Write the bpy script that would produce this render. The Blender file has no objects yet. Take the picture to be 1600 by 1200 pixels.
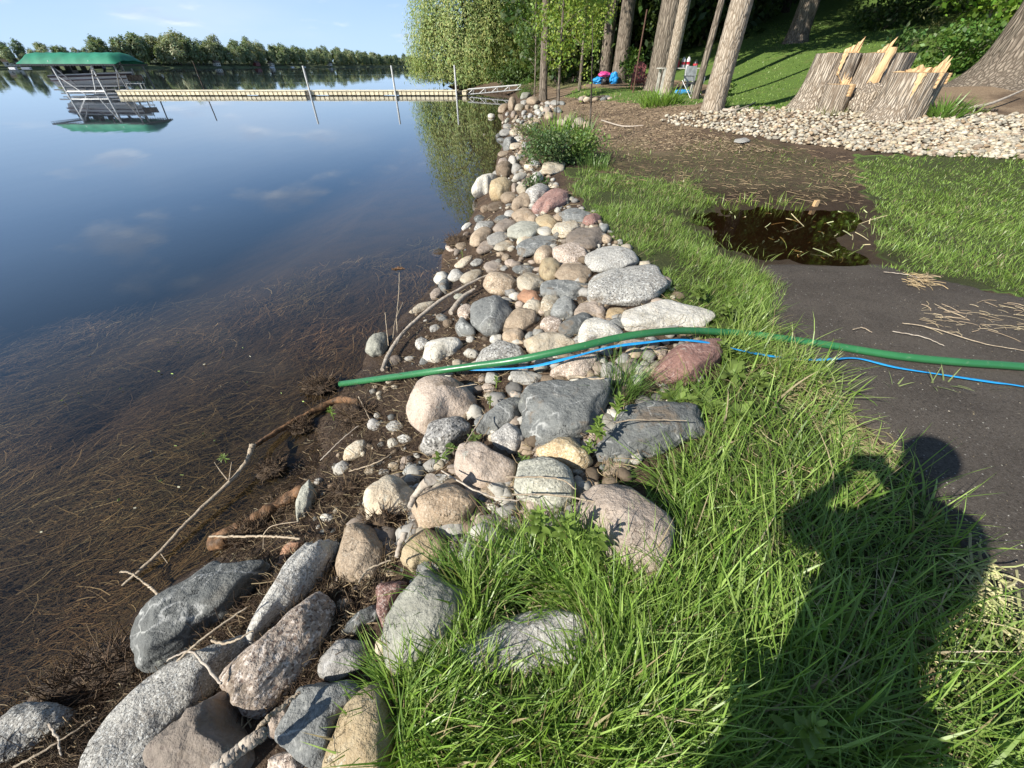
import bpy, math, random
import numpy as np
from mathutils import Vector, Matrix
random.seed(7)
R0 = np.random.RandomState(11)
scene = bpy.context.scene
COL = scene.collection
# ------------------------------------------------------------------ camera, sky, sun, exposure
F, HZ, CAMZ = 600.0, 102.0, 2.0
PITCH = math.atan((600 - HZ) / F)
SP, CP = math.sin(PITCH), math.cos(PITCH)
cd = bpy.data.cameras.new('camera'); cam = bpy.data.objects.new('camera', cd); COL.objects.link(cam)
cd.sensor_fit = 'HORIZONTAL'; cd.sensor_width = 36; cd.lens = 13.5; cd.clip_start = .02; cd.clip_end = 6000
cam.location = (0, 0, CAMZ); cam.rotation_euler = (math.pi / 2 - PITCH, 0, 0)
scene.camera = cam
SUN_AZ = (0.817, 0.577); SUN_EL = math.radians(35)
sl = bpy.data.lights.new('sun', 'SUN'); sl.energy = 4.9; sl.angle = math.radians(.5); sl.color = (1, .95, .87)
so = bpy.data.objects.new('sun', sl); COL.objects.link(so)
so.rotation_euler = Vector((SUN_AZ[0] * math.cos(SUN_EL), SUN_AZ[1] * math.cos(SUN_EL), -math.sin(SUN_EL))).to_track_quat('-Z', 'Y').to_euler()
wd = bpy.data.worlds.new('World'); scene.world = wd; wd.use_nodes = True
wn = wd.node_tree; wn.nodes.clear()
def wnode(t, **k):
    n = wn.nodes.new(t)
    for a, b in k.items(): setattr(n, a, b)
    return n
wout = wnode('ShaderNodeOutputWorld'); wbg = wnode('ShaderNodeBackground'); wbg.inputs[1].default_value = .076
sky = wnode('ShaderNodeTexSky', sky_type='NISHITA', sun_disc=False, sun_elevation=SUN_EL, sun_rotation=math.atan2(-SUN_AZ[0], -SUN_AZ[1]), altitude=250, air_density=1.0, dust_density=.3, ozone_density=1.1)
tc = wnode('ShaderNodeTexCoord'); sx = wnode('ShaderNodeSeparateXYZ'); wn.links.new(tc.outputs['Generated'], sx.inputs[0])
def wmath(op, a, b=None, clamp=False):
    n = wnode('ShaderNodeMath', operation=op); n.use_clamp = clamp
    for i, v in enumerate((a, b)):
        if v is None: continue
        if isinstance(v, (int, float)): n.inputs[i].default_value = v
        else: wn.links.new(v, n.inputs[i])
    return n.outputs[0]
den = wmath('ADD', wmath('MAXIMUM', sx.outputs[2], 0.0), .2)
cx = wmath('DIVIDE', sx.outputs[0], den); cy = wmath('DIVIDE', sx.outputs[1], den)
cb = wnode('ShaderNodeCombineXYZ'); wn.links.new(cx, cb.inputs[0]); wn.links.new(cy, cb.inputs[1])
def wnoise(scale, detail, off, rough=.55):
    mp = wnode('ShaderNodeMapping'); mp.inputs['Location'].default_value = off
    wn.links.new(cb.outputs[0], mp.inputs[0])
    n = wnode('ShaderNodeTexNoise'); n.inputs['Scale'].default_value = scale; n.inputs['Detail'].default_value = detail; n.inputs['Roughness'].default_value = rough
    wn.links.new(mp.outputs[0], n.inputs['Vector']); return n.outputs[0]
def wramp(v, a, b):
    n = wnode('ShaderNodeMapRange', interpolation_type='SMOOTHSTEP'); n.inputs[1].default_value = a; n.inputs[2].default_value = b
    wn.links.new(v, n.inputs[0]); return n.outputs[0]
veil = wmath('MULTIPLY', wramp(wnoise(.28, 5, (3, 7, 0)), .47, .74), .45)
puff = wramp(wnoise(1.9, 5, (1.3, 2, 0), .5), .55, .72)
shade = wramp(wnoise(1.9, 5, (1.27, 2.09, 0), .5), .50, .66)
def wmix(f, a, b):
    n = wnode('ShaderNodeMix', data_type='RGBA')
    for s, v in ((n.inputs[0], f), (n.inputs[6], a), (n.inputs[7], b)):
        if isinstance(v, (float, int)): s.default_value = v
        elif isinstance(v, tuple): s.default_value = v
        else: wn.links.new(v, s)
    return n.outputs[2]
grad = wmix(wramp(sx.outputs[2], 0.0, .22), (4.6, 6.3, 8.3, 1), (2.2, 4.0, 7.0, 1))   # clear blue air low down
grad = wmix(wramp(sx.outputs[2], .2, .75), grad, sky.outputs[0])
skyc = wmix(veil, grad, (6.6, 7.4, 8.4, 1))
pcol = wmix(shade, (8.6, 8.9, 9.3, 1), (4.4, 5.3, 6.9, 1))
skyc = wmix(wmath('MULTIPLY', puff, .5), skyc, pcol)
wn.links.new(skyc, wbg.inputs[0]); wn.links.new(wbg.outputs[0], wout.inputs[0])
scene.view_settings.view_transform = 'Standard'; scene.view_settings.look = 'None'
scene.view_settings.exposure = .8; scene.view_settings.gamma = 1; scene.view_settings.use_curve_mapping = False
# ------------------------------------------------------------------ noise
def _h(i, j, k, s):
    n = (i * 374761393 + j * 668265263 + k * 2147483647 + s * 974634777).astype(np.int64) & 0x7fffffff
    n = ((n ^ (n >> 13)) * 1274126177) & 0x7fffffff
    return ((n ^ (n >> 16)) & 0xffff) / 65535.0
def vn(p, s=0):
    p = np.asarray(p, float); i = np.floor(p).astype(np.int64); f = p - i; f = f * f * (3 - 2 * f)
    r = 0
    for a in (0, 1):
        for b in (0, 1):
            for c in (0, 1):
                w = (f[:, 0] if a else 1 - f[:, 0]) * (f[:, 1] if b else 1 - f[:, 1]) * (f[:, 2] if c else 1 - f[:, 2])
                r = r + w * _h(i[:, 0] + a, i[:, 1] + b, i[:, 2] + c, s)
    return r * 2 - 1
def fbm(p, o=4, s=0):
    p = np.asarray(p, float); r = 0; a = 1; t = 0
    for k in range(o):
        r = r + a * vn(p * 2 ** k + k * 17.3, s + k); t += a; a *= .5
    return r / t
def fbm2(x, y, sc, o=4, s=0):
    x = np.ravel(x); y = np.ravel(y)
    return fbm(np.stack([x * sc, y * sc, np.zeros_like(x) + s * 3.7], 1), o, s)
def sst(a, b, x):
    t = np.clip((x - a) / (b - a), 0, 1); return t * t * (3 - 2 * t)
# ------------------------------------------------------------------ projection between the photograph and the world
def ray(px, py):
    u = (px - 800) / F; v = (py - 600) / F
    return np.array([u, CP - v * SP, -SP - v * CP])
def W(px, py, t):
    return np.array([0, 0, CAMZ]) + ray(px, py) * t
def Z0(px, py, z=0.):
    r = ray(px, py); return W(px, py, (z - CAMZ) / r[2])
def proj(x, y, z):
    f = y * CP - (z - CAMZ) * SP; v = -(y * SP + (z - CAMZ) * CP)
    f = np.where(f < .02, .02, f)
    return 800 + F * x / f, 600 + F * v / f
def inpoly(px, py, poly):
    r = np.zeros(np.shape(px), bool); n = len(poly)
    for i in range(n):
        x1, y1 = poly[i]; x2, y2 = poly[(i + 1) % n]
        if y1 == y2: continue
        c = ((y1 > py) != (y2 > py)) & (px < (x2 - x1) * (py - y1) / (y2 - y1) + x1)
        r ^= c
    return r
# ------------------------------------------------------------------ the lie of the land
SHP = [(0, 1115), (60, 1088), (130, 1052), (200, 1022), (215, 960), (262, 915), (340, 870), (430, 800), (500, 725), (490, 670), (530, 612), (565, 575), (572, 545), (610, 510), (652, 470), (682, 440), (688, 395), (728, 350), (745, 320), (741, 288), (772, 268), (776, 245), (786, 225), (781, 208), (786, 190), (783, 172), (790, 160)]
SH = [(-4.2, -6.)] + [tuple(Z0(a, b)[:2]) for a, b in SHP] + [(.2, 30), (.1, 36), (-.3, 42), (-4, 50), (-7, 55), (-8, 60), (-5, 70), (0, 120), (60, 340), (200, 700)]
SH = np.array(SH)
LANDPOLY = [tuple(p) for p in SH] + [(900, 900), (900, -200), (-6, -200)]
def sdist(x, y):
    x = np.asarray(x, float); y = np.asarray(y, float); best = np.full(x.shape, 1e9)
    for i in range(len(SH) - 1):
        a = SH[i]; d = SH[i + 1] - a; L = d @ d
        t = np.clip(((x - a[0]) * d[0] + (y - a[1]) * d[1]) / L, 0, 1)
        best = np.minimum(best, (x - a[0] - t * d[0]) ** 2 + (y - a[1] - t * d[1]) ** 2)
    return np.where(inpoly(x, y, LANDPOLY), 1, -1) * np.sqrt(best)
LZ = .58
def hgt(x, y, d=None):
    x = np.asarray(x, float); y = np.asarray(y, float)
    if d is None: d = sdist(x, y)
    Wd = np.interp(y, [-3, .4, 1.2, 2.7, 5, 8, 14, 30], [1.2, 1.25, 1.7, 2.5, 2.0, 1.6, 1.6, 2.2])
    q = np.clip(d / Wd, 0, 1)
    land = LZ * (1 - (1 - q) ** 1.7)
    s = .6 * x + .8 * (y - 6)
    rise = .52 * sst(3.2, 10, s) * sst(1.5, 6, d)
    hill = .11 * np.maximum(0, x - 8) * sst(8, 13, y) + .085 * np.maximum(0, y - 16) * sst(7, 15, x)
    hill = np.minimum(hill, 9)
    k = -d
    bed = -(.02 + .10 * np.clip(k, 0, 3) + .32 * np.clip(k - 2.2, 0, 9))
    return np.where(d > 0, land + rise + hill, bed)
def P(px, py, dz=0.):
    r = ray(px, py); ts = np.geomspace(.4, 900, 260)
    x = r[0] * ts; y = r[1] * ts; z = CAMZ + r[2] * ts
    g = np.maximum(hgt(x, y), 0.) + dz
    i = np.where(z < g)[0]
    if len(i) == 0: return W(px, py, 60)
    i = max(i[0], 1); lo, hi = ts[i - 1], ts[i]
    for _ in range(18):
        m = (lo + hi) / 2; q = W(px, py, m)
        if q[2] < max(float(hgt(q[0], q[1])), 0.) + dz: hi = m
        else: lo = m
    return W(px, py, hi)
def ground(x, y): return float(hgt(x, y))
# zones, as outlines on the photographed ground (run on past the frame)
Z_PATH = [(1188, 411), (1290, 413), (1370, 411), (1420, 432), (1500, 447), (1600, 470), (2600, 640), (2600, 1400), (1700, 1100), (1600, 990), (1560, 960), (1510, 905), (1530, 850), (1480, 780), (1400, 705), (1325, 655), (1300, 600), (1245, 560), (1215, 500), (1205, 460)]
Z_TALL = [(560, 1330), (600, 1160), (625, 1040), (700, 960), (720, 905), (780, 865), (830, 842), (900, 850), (960, 905), (1040, 890), (1045, 830), (1035, 790), (1010, 745), (1080, 690), (1080, 660), (1040, 640), (1045, 610), (1130, 590), (1130, 520), (1110, 495), (1170, 478), (1210, 500), (1240, 560), (1320, 610), (1340, 680), (1420, 735), (1500, 850), (1500, 920), (1560, 985), (1600, 1010), (1750, 1130), (2000, 1330)]
Z_MID = [(1040, 470), (1000, 400), (945, 370), (930, 340), (900, 300), (880, 270), (960, 270), (1100, 300), (1120, 320), (1075, 350), (1110, 372), (1170, 410), (1212, 452), (1205, 490), (1110, 500)]
Z_LAWN = [(1378, 318), (1345, 285), (1330, 252), (1400, 240), (1600, 250), (2600, 300), (2600, 630), (1600, 462), (1500, 440), (1420, 425), (1372, 402), (1360, 350)]
Z_SPARSE = [(870, 300), (900, 270), (960, 245), (940, 215), (1000, 215), (1040, 240), (1130, 205), (1240, 235), (1340, 255), (1350, 300), (1280, 320), (1200, 300), (1120, 300), (960, 290)]
Z_PUD = [(1075, 350), (1110, 325), (1170, 315), (1250, 318), (1330, 322), (1400, 320), (1372, 345), (1360, 375), (1378, 402), (1360, 412), (1290, 414), (1188, 411), (1150, 395), (1105, 378)]
Z_GRAVEL = [(1022, 190), (1060, 177), (1150, 170), (1240, 168), (1340, 172), (1480, 178), (1600, 180), (2400, 190), (2400, 330), (1600, 251), (1440, 244), (1330, 236), (1220, 222), (1120, 205), (1060, 197)]
Z_HILL = [(1100, 175), (1160, 100), (1180, -200), (2400, -200), (2400, 60), (1560, 100), (1400, 120), (1300, 172)]
Z_FARG = [(880, 152), (900, 138), (1000, 136), (1080, 138), (1110, 160), (1040, 166), (960, 158)]
Z_WEED = [(-900, 1150), (-900, 620), (-200, 560), (0, 522), (150, 492), (330, 462), (560, 402), (640, 375), (690, 380), (700, 430), (600, 520), (570, 575), (520, 640), (500, 720), (400, 850), (250, 960), (215, 1030), (0, 1130)]
# ------------------------------------------------------------------ mesh helpers
class MB:
    def __init__(s): s.v = []; s.f = []; s.n = 0; s.c = []
    def add(s, v, f, c=None):
        v = np.asarray(v, float).reshape(-1, 3); s.v.append(v)
        if isinstance(f, np.ndarray): s.f.append(f + s.n)
        else: s.f.extend([[i + s.n for i in q] for q in f])
        if c is not None: s.c.append(np.broadcast_to(np.asarray(c, float), (len(v), 3)))
        s.n += len(v)
    def mesh(s, name, smooth=False):
        m = bpy.data.meshes.new(name); V = np.concatenate(s.v) if s.v else np.zeros((0, 3))
        loops = []; tot = []
        for q in s.f:
            if isinstance(q, np.ndarray): loops.append(q.ravel()); tot.append(np.full(len(q), q.shape[1]))
            else: loops.append(np.array(q)); tot.append(np.array([len(q)]))
        L = np.concatenate(loops).astype(np.int32); T = np.concatenate(tot).astype(np.int32)
        m.vertices.add(len(V)); m.vertices.foreach_set('co', V.astype(np.float32).ravel())
        m.loops.add(len(L)); m.loops.foreach_set('vertex_index', L)
        m.polygons.add(len(T)); m.polygons.foreach_set('loop_start', np.concatenate([[0], np.cumsum(T)[:-1]]).astype(np.int32))
        m.polygons.foreach_set('loop_total', T)
        m.polygons.foreach_set('use_smooth', np.full(len(T), smooth))
        if s.c:
            C = np.concatenate(s.c); a = m.color_attributes.new('col', 'FLOAT_COLOR', 'POINT')
            a.data.foreach_set('color', np.concatenate([C, np.ones((len(C), 1))], 1).astype(np.float32).ravel())
        m.update(); m.validate(); return m
    def build(s, name, mat, parent=None, smooth=False, loc=None):
        o = bpy.data.objects.new(name, s.mesh(name, smooth)); COL.objects.link(o)
        o.data.materials.append(mat)
        if parent: o.parent = parent
        if loc is not None: o.location = loc
        return o
def tag(o, label=None, cat=None, group=None, kind=None):
    if label: o['label'] = label
    if cat: o['category'] = cat
    if group: o['group'] = group
    if kind: o['kind'] = kind
    return o
def empty(name, loc, label, cat, group=None, rz=0):
    o = bpy.data.objects.new(name, None); COL.objects.link(o); o.location = [float(a) for a in loc]; o.rotation_euler = (0, 0, rz)
    o.empty_display_size = .1
    return tag(o, label, cat, group)
def copy_tree(o, parent=None):
    c = o.copy(); COL.objects.link(c)
    if parent: c.parent = parent
    for ch in list(o.children): copy_tree(ch, c)
    return c
def link(name, mesh, parent=None, loc=(0, 0, 0), rot=(0, 0, 0), sc=(1, 1, 1)):
    o = bpy.data.objects.new(name, mesh); COL.objects.link(o); o.parent = parent; o.location = loc; o.rotation_euler = rot; o.scale = sc; return o
def box(mb, c, s, rz=0, rx=0, col=None):
    c = np.array(c, float); h = np.array(s, float) / 2
    v = np.array([[a, b, d] for a in (-1, 1) for b in (-1, 1) for d in (-1, 1)]) * h
    if rx: v = v @ np.array(Matrix.Rotation(rx, 3, 'X')).T
    if rz: v = v @ np.array(Matrix.Rotation(rz, 3, 'Z')).T
    mb.add(v + c, [(0, 1, 3, 2), (4, 6, 7, 5), (0, 4, 5, 1), (2, 3, 7, 6), (0, 2, 6, 4), (1, 5, 7, 3)], col)
def smoothpath(pts, n):
    pts = np.array(pts, float); m = len(pts); out = []
    tt = np.linspace(0, m - 1, n)
    for t in tt:
        i = min(int(t), m - 2); f = t - i
        p0 = pts[max(i - 1, 0)]; p1 = pts[i]; p2 = pts[i + 1]; p3 = pts[min(i + 2, m - 1)]
        out.append(.5 * (2 * p1 + (p2 - p0) * f + (2 * p0 - 5 * p1 + 4 * p2 - p3) * f * f + (3 * p1 - p0 - 3 * p2 + p3) * f ** 3))
    return np.array(out)
def tube(mb, pts, rad, n=8, col=None, disp=None, flat=None, cap=True):
    pts = np.array(pts, float); m = len(pts); rad = np.broadcast_to(np.asarray(rad, float), (m,))
    T = np.gradient(pts, axis=0); T /= np.linalg.norm(T, axis=1)[:, None] + 1e-9
    up = np.array([0, 0, 1.]) if abs(T[0][2]) < .9 else np.array([0, 1., 0])
    a = np.linspace(0, 2 * math.pi, n, endpoint=False); V = []
    for i in range(m):
        s = np.cross(T[i], up); s /= np.linalg.norm(s) + 1e-9; b = np.cross(s, T[i]); up = b
        r = rad[i] * (1 + (disp(i / (m - 1), a) if disp else 0))
        V.append(pts[i] + (np.cos(a) * r)[:, None] * s * (1 if flat is None else 1) + (np.sin(a) * r * (1 if flat is None else flat))[:, None] * b)
    V = np.concatenate(V); i = np.arange(m - 1)[:, None] * n; j = np.arange(n)[None]; k = (j + 1) % n
    f = np.stack([i + j, i + k, i + n + k, i + n + j], -1).reshape(-1, 4)
    mb.add(V, f, col)
    if cap:
        mb.add(V[-n:], [tuple(range(n))], col); mb.add(V[:n], [tuple(range(n))[::-1]], col)
_ico = {}
def ico(sub):
    if sub not in _ico:
        import bmesh
        bm = bmesh.new(); bmesh.ops.create_icosphere(bm, subdivisions=sub, radius=1)
        v = np.array([x.co[:] for x in bm.verts]); f = np.array([[y.index for y in x.verts] for x in bm.faces]); bm.free()
        v /= np.linalg.norm(v, axis=1)[:, None]; _ico[sub] = (v, f)
    return _ico[sub]
# ------------------------------------------------------------------ materials
class NT:
    def __init__(s, name):
        s.m = bpy.data.materials.new(name); s.m.use_nodes = True; s.t = s.m.node_tree; s.t.nodes.clear()
        s.out = s.t.nodes.new('ShaderNodeOutputMaterial')
    def n(s, t, ins=None, **k):
        n = s.t.nodes.new(t)
        for a, b in k.items(): setattr(n, a, b)
        for a, b in (ins or {}).items(): s.set(n.inputs[a], b)
        return n
    def set(s, sock, v):
        if hasattr(v, 'node') or hasattr(v, 'is_linked'): s.t.links.new(v, sock)
        else:
            if isinstance(v, (tuple, list)) and len(v) == 3 and sock.type == 'RGBA': v = (*v, 1)
            sock.default_value = v
    def mix(s, f, a, b, blend='MIX'):
        n = s.n('ShaderNodeMix', data_type='RGBA', blend_type=blend); s.set(n.inputs[0], f); s.set(n.inputs[6], a); s.set(n.inputs[7], b); return n.outputs[2]
    def math(s, op, a, b=0., clamp=False):
        n = s.n('ShaderNodeMath', operation=op); n.use_clamp = clamp; s.set(n.inputs[0], a); s.set(n.inputs[1], b); return n.outputs[0]
    def ramp(s, v, a, b, lo=0., hi=1.):
        n = s.n('ShaderNodeMapRange', interpolation_type='SMOOTHSTEP'); s.set(n.inputs[0], v); n.inputs[1].default_value = a; n.inputs[2].default_value = b
        n.inputs[3].default_value = lo; n.inputs[4].default_value = hi; return n.outputs[0]
    def coord(s, rnd=True, sc=(1, 1, 1), which='Object'):
        tc = s.n('ShaderNodeTexCoord'); v = tc.outputs[which]
        if rnd:
            oi = s.n('ShaderNodeObjectInfo'); m = s.math('MULTIPLY', oi.outputs['Random'], 57.)
            a = s.n('ShaderNodeVectorMath', operation='ADD'); s.set(a.inputs[0], v)
            c = s.n('ShaderNodeCombineXYZ'); s.set(c.inputs[0], m); s.set(c.inputs[1], m); s.set(a.inputs[1], c.outputs[0]); v = a.outputs[0]
        if sc != (1, 1, 1):
            mp = s.n('ShaderNodeMapping'); s.set(mp.inputs[0], v); mp.inputs['Scale'].default_value = sc; v = mp.outputs[0]
        return v
    def noise(s, v, scale, detail=3, rough=.55, dist=0.):
        n = s.n('ShaderNodeTexNoise'); s.set(n.inputs['Vector'], v); n.inputs['Scale'].default_value = scale; n.inputs['Detail'].default_value = detail
        n.inputs['Roughness'].default_value = rough; n.inputs['Distortion'].default_value = dist; return n.outputs[0]
    def bump(s, h, st=.5, dist=.01, prev=None):
        n = s.n('ShaderNodeBump'); s.set(n.inputs['Height'], h); n.inputs['Strength'].default_value = st; n.inputs['Distance'].default_value = dist
        if prev is not None: s.set(n.inputs['Normal'], prev)
        return n.outputs[0]
    def bsdf(s, col, rough=.8, normal=None, spec=.3, metal=0.):
        b = s.n('ShaderNodeBsdfPrincipled'); s.set(b.inputs['Base Color'], col); s.set(b.inputs['Roughness'], rough)
        b.inputs['Specular IOR Level'].default_value = spec; b.inputs['Metallic'].default_value = metal
        if normal is not None: s.set(b.inputs['Normal'], normal)
        return b.outputs[0]
    def done(s, sh): s.t.links.new(sh, s.out.inputs[0]); return s.m
def simple(name, c, rough=.6, metal=0., var=.15, sc=8, spec=.4, bump=0.):
    t = NT(name); v = t.coord(); n = t.noise(v, sc, 4)
    d = tuple(max(0, x * (1 - var * 2)) for x in c); l = tuple(min(1, x * (1 + var)) for x in c)
    nb = t.bump(t.noise(v, sc * 6, 3), bump, .01) if bump else None
    return t.done(t.bsdf(t.mix(t.ramp(n, .3, .7), d, l), rough, nb, spec, metal))
def attrmat(name, rough=.6, trans=0., spec=.3, tint=(1, 1, 1), var=.2, sc=3.):
    t = NT(name); a = t.n('ShaderNodeAttribute', attribute_name='col')
    n = t.noise(t.coord(), sc, 3); c = t.mix(1., a.outputs[0], tint, 'MULTIPLY')
    c = t.mix(t.ramp(n, .3, .7, 0., var), c, t.mix(1., c, (.45, .5, .35), 'MULTIPLY'))
    b = t.bsdf(c, rough, None, spec)
    if trans:
        tr = t.n('ShaderNodeBsdfTranslucent'); t.set(tr.inputs[0], t.mix(1., c, (1.25, 1.35, .5), 'MULTIPLY'))
        mx = t.n('ShaderNodeMixShader'); mx.inputs[0].default_value = trans; t.set(mx.inputs[1], b); t.set(mx.inputs[2], tr.outputs[0]); b = mx.outputs[0]
    return t.done(b)
ROCKC = {  # base, second, speck dark, speck light, vein amount
    'gr': ((.37, .355, .315), (.27, .255, .225), (.08, .075, .07), (.60, .58, .53), 0),
    'wh': ((.50, .475, .41), (.38, .35, .28), (.20, .18, .15), (.66, .64, .58), 0),
    'cr': ((.46, .405, .31), (.36, .29, .20), (.18, .14, .095), (.62, .58, .48), 0),
    'ta': ((.35, .275, .195), (.27, .205, .14), (.12, .09, .06), (.52, .46, .36), 0),
    'yl': ((.43, .35, .22), (.34, .25, .14), (.17, .12, .06), (.58, .52, .4), 0),
    'pk': ((.375, .31, .25), (.28, .225, .175), (.13, .09, .07), (.58, .5, .43), 0),
    'rd': ((.27, .15, .12), (.21, .12, .10), (.09, .05, .045), (.46, .36, .31), .5),
    'og': ((.43, .245, .15), (.33, .18, .11), (.15, .07, .04), (.55, .42, .3), 0),
    'bl': ((.225, .228, .212), (.155, .16, .152), (.06, .06, .06), (.42, .42, .39), .6),
    'dk': ((.15, .155, .145), (.105, .108, .102), (.035, .037, .035), (.32, .32, .30), .9),
    'gn': ((.34, .335, .275), (.25, .245, .20), (.10, .10, .085), (.52, .51, .43), .1),
    'sp': ((.34, .325, .295), (.19, .183, .17), (.045, .045, .042), (.58, .55, .5), .3),
    'br': ((.19, .145, .10), (.13, .095, .065), (.05, .04, .03), (.32, .26, .19), 0),
    'pu': ((.25, .21, .17), (.185, .155, .125), (.09, .065, .055), (.4, .33, .28), .1)}
CNAME = {'gr': 'grey speckled', 'wh': 'whitish', 'cr': 'cream', 'ta': 'tan', 'yl': 'yellowish', 'pk': 'pinkish', 'rd': 'dark red', 'og': 'orange', 'bl': 'blue-grey', 'dk': 'dark grey', 'gn': 'greenish grey', 'sp': 'black-and-white speckled', 'br': 'brown', 'pu': 'purplish brown'}
RM = {}
ROCKC = {k: tuple(tuple(min(.6, y * 1.05) for y in x) if i in (0, 1, 3) else x for i, x in enumerate(v)) for k, v in ROCKC.items()}
for k, (a, b, dk_, lt, ve) in ROCKC.items():
    t = NT('stone_' + CNAME[k].replace(' ', '_')); v = t.coord()
    c = t.mix(t.ramp(t.noise(v, 7, 4, .6, .6), .35, .68), a, b)
    st = t.noise(v, 2.7, 4, .6, .8); c = t.mix(t.ramp(st, .55, .75, 0, .45), c, tuple(x * y for x, y in zip(a, (.95, .78, .6))))
    sk = {'bl': .3, 'dk': .25, 'pu': .35, 'og': .3, 'br': .35, 'gn': .55, 'ta': .6, 'yl': .55, 'cr': .6, 'wh': .5}.get(k, .85)
    oi_ = t.n('ShaderNodeObjectInfo'); sk2 = t.math('MULTIPLY', t.ramp(oi_.outputs['Random'], 0, 1, .25, 1.15), sk); fs_ = t.ramp(t.math('FRACT', t.math('MULTIPLY', oi_.outputs['Random'], 7.3)), 0, 1, .6, 1.7)
    vs = t.n('ShaderNodeVectorMath', operation='SCALE'); t.set(vs.inputs[0], v); t.set(vs.inputs['Scale'], fs_); vk = vs.outputs[0]
    c = t.mix(t.math('MULTIPLY', t.ramp(t.noise(vk, 130, 2, .5), .53, .62, 0, .95), sk2), c, dk_)
    c = t.mix(t.math('MULTIPLY', t.ramp(t.noise(vk, 95, 2, .6, .3), .54, .64, 0, .95), sk2), c, lt)
    vb = t.n('ShaderNodeHueSaturation'); t.set(vb.inputs['Color'], c); t.set(vb.inputs['Value'], t.ramp(t.math('FRACT', t.math('MULTIPLY', oi_.outputs['Random'], 13.7)), 0, 1, .8, 1.2)); c = vb.outputs[0]
    c = t.mix(t.ramp(t.noise(v, 34, 4, .7), .56, .7, 0, .55), c, dk_)
    if ve:
        w = t.n('ShaderNodeTexVoronoi', feature='DISTANCE_TO_EDGE'); w.inputs['Scale'].default_value = 6
        dv = t.n('ShaderNodeVectorMath', operation='ADD'); nn = t.n('ShaderNodeTexNoise'); t.set(nn.inputs['Vector'], v); nn.inputs['Scale'].default_value = 5; nn.inputs['Detail'].default_value = 4
        t.set(dv.inputs[0], v); sc_ = t.n('ShaderNodeVectorMath', operation='SCALE'); t.set(sc_.inputs[0], nn.outputs[1]); sc_.inputs['Scale'].default_value = .35; t.set(dv.inputs[1], sc_.outputs[0]); t.set(w.inputs['Vector'], dv.outputs[0])
        f = t.math('MULTIPLY', t.ramp(w.outputs[0], .0, .045, ve, 0.), t.ramp(t.noise(v, 9, 3), .4, .65))
        c = t.mix(f, c, tuple(min(.6, x * 1.15) for x in lt))
    # muddy stains that sit in hollows of the coarse noise
    c = t.mix(t.ramp(t.noise(v, 4.2, 5, .65, 1.), .58, .70, 0, .7), c, (.16, .12, .08)); c = t.mix(t.math('MULTIPLY', t.ramp(t.noise(v, 11, 5, .75), .60, .66), t.ramp(t.noise(v, 2.2, 2), .5, .62, 0, .6)), c, (.42, .43, .36))
    g = t.n('ShaderNodeNewGeometry'); sz = t.n('ShaderNodeSeparateXYZ'); t.set(sz.inputs[0], g.outputs['Position'])
    wet = t.ramp(sz.outputs[2], .02, .055, 1., 0.)
    c = t.mix(wet, c, t.mix(1., c, (.38, .34, .27), 'MULTIPLY'))
    crk = t.n('ShaderNodeTexVoronoi', feature='DISTANCE_TO_EDGE'); crk.inputs['Scale'].default_value = 4.5; wv = t.n('ShaderNodeVectorMath', operation='ADD'); wn_ = t.n('ShaderNodeTexNoise'); t.set(wn_.inputs['Vector'], v); wn_.inputs['Scale'].default_value = 7; wn_.inputs['Detail'].default_value = 5
    ws = t.n('ShaderNodeVectorMath', operation='SCALE'); t.set(ws.inputs[0], wn_.outputs[1]); ws.inputs['Scale'].default_value = .5; t.set(wv.inputs[0], v); t.set(wv.inputs[1], ws.outputs[0]); t.set(crk.inputs['Vector'], wv.outputs[0])
    ck = t.math('MULTIPLY', t.ramp(crk.outputs[0], 0, .012, 1, 0), t.ramp(t.noise(v, 5, 2), .52, .62)); c = t.mix(t.math('MULTIPLY', ck, .7), c, dk_)
    nb = t.bump(ck, .8, -.006); nb = t.bump(t.noise(v, 14, 5, .65), .9, .028, nb); nb = t.bump(t.noise(v, 90, 4, .7), .55, .005, nb)
    RM[k] = t.done(t.bsdf(c, t.ramp(sz.outputs[2], .02, .055, .25, .85), nb, .25))
M = {}
M['bark'] = None
def bark(name, c1, c2, c3, sc=1., depth=.03, vert=.16):
    t = NT(name); v = t.coord(True, (1, 1, vert)); n1 = t.noise(v, 16 * sc, 5, .6, .8); n2 = t.noise(v, 42 * sc, 4, .6, .4)
    w = t.n('ShaderNodeTexVoronoi', feature='DISTANCE_TO_EDGE'); w.inputs['Scale'].default_value = 13 * sc; t.set(w.inputs['Vector'], v)
    c = t.mix(t.ramp(n1, .35, .65), c1, c2); c = t.mix(t.ramp(w.outputs[0], .0, .16, .85, 0.), c, c3); c = t.mix(t.ramp(n2, .5, .7, 0, .5), c, c3)
    nb = t.bump(t.ramp(w.outputs[0], 0, .25), .9, depth); nb = t.bump(n2, .6, depth * .4, nb)
    return t.done(t.bsdf(c, .9, nb, .15))
M['bark'] = bark('bark_grey_brown', (.26, .22, .17), (.19, .155, .12), (.07, .055, .04))
M['barklight'] = bark('bark_pale', (.42, .36, .28), (.33, .27, .20), (.17, .13, .09), 1.2, .015, .3)
M['barkcut'] = bark('bark_weathered', (.47, .41, .33), (.34, .28, .21), (.13, .095, .065), 1.5, .03, .07)
M['barkdark'] = bark('bark_dark', (.12, .10, .08), (.09, .075, .06), (.04, .03, .022))
def grain(name, c1, c2, sc=30, vert=.1, rough=.7):
    t = NT(name); v = t.coord(True, (1, 1, vert)); n = t.noise(v, sc, 5, .65, .3)
    return t.done(t.bsdf(t.mix(t.ramp(n, .3, .7), c1, c2), rough, t.bump(n, .5, .01), .2))
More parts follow.
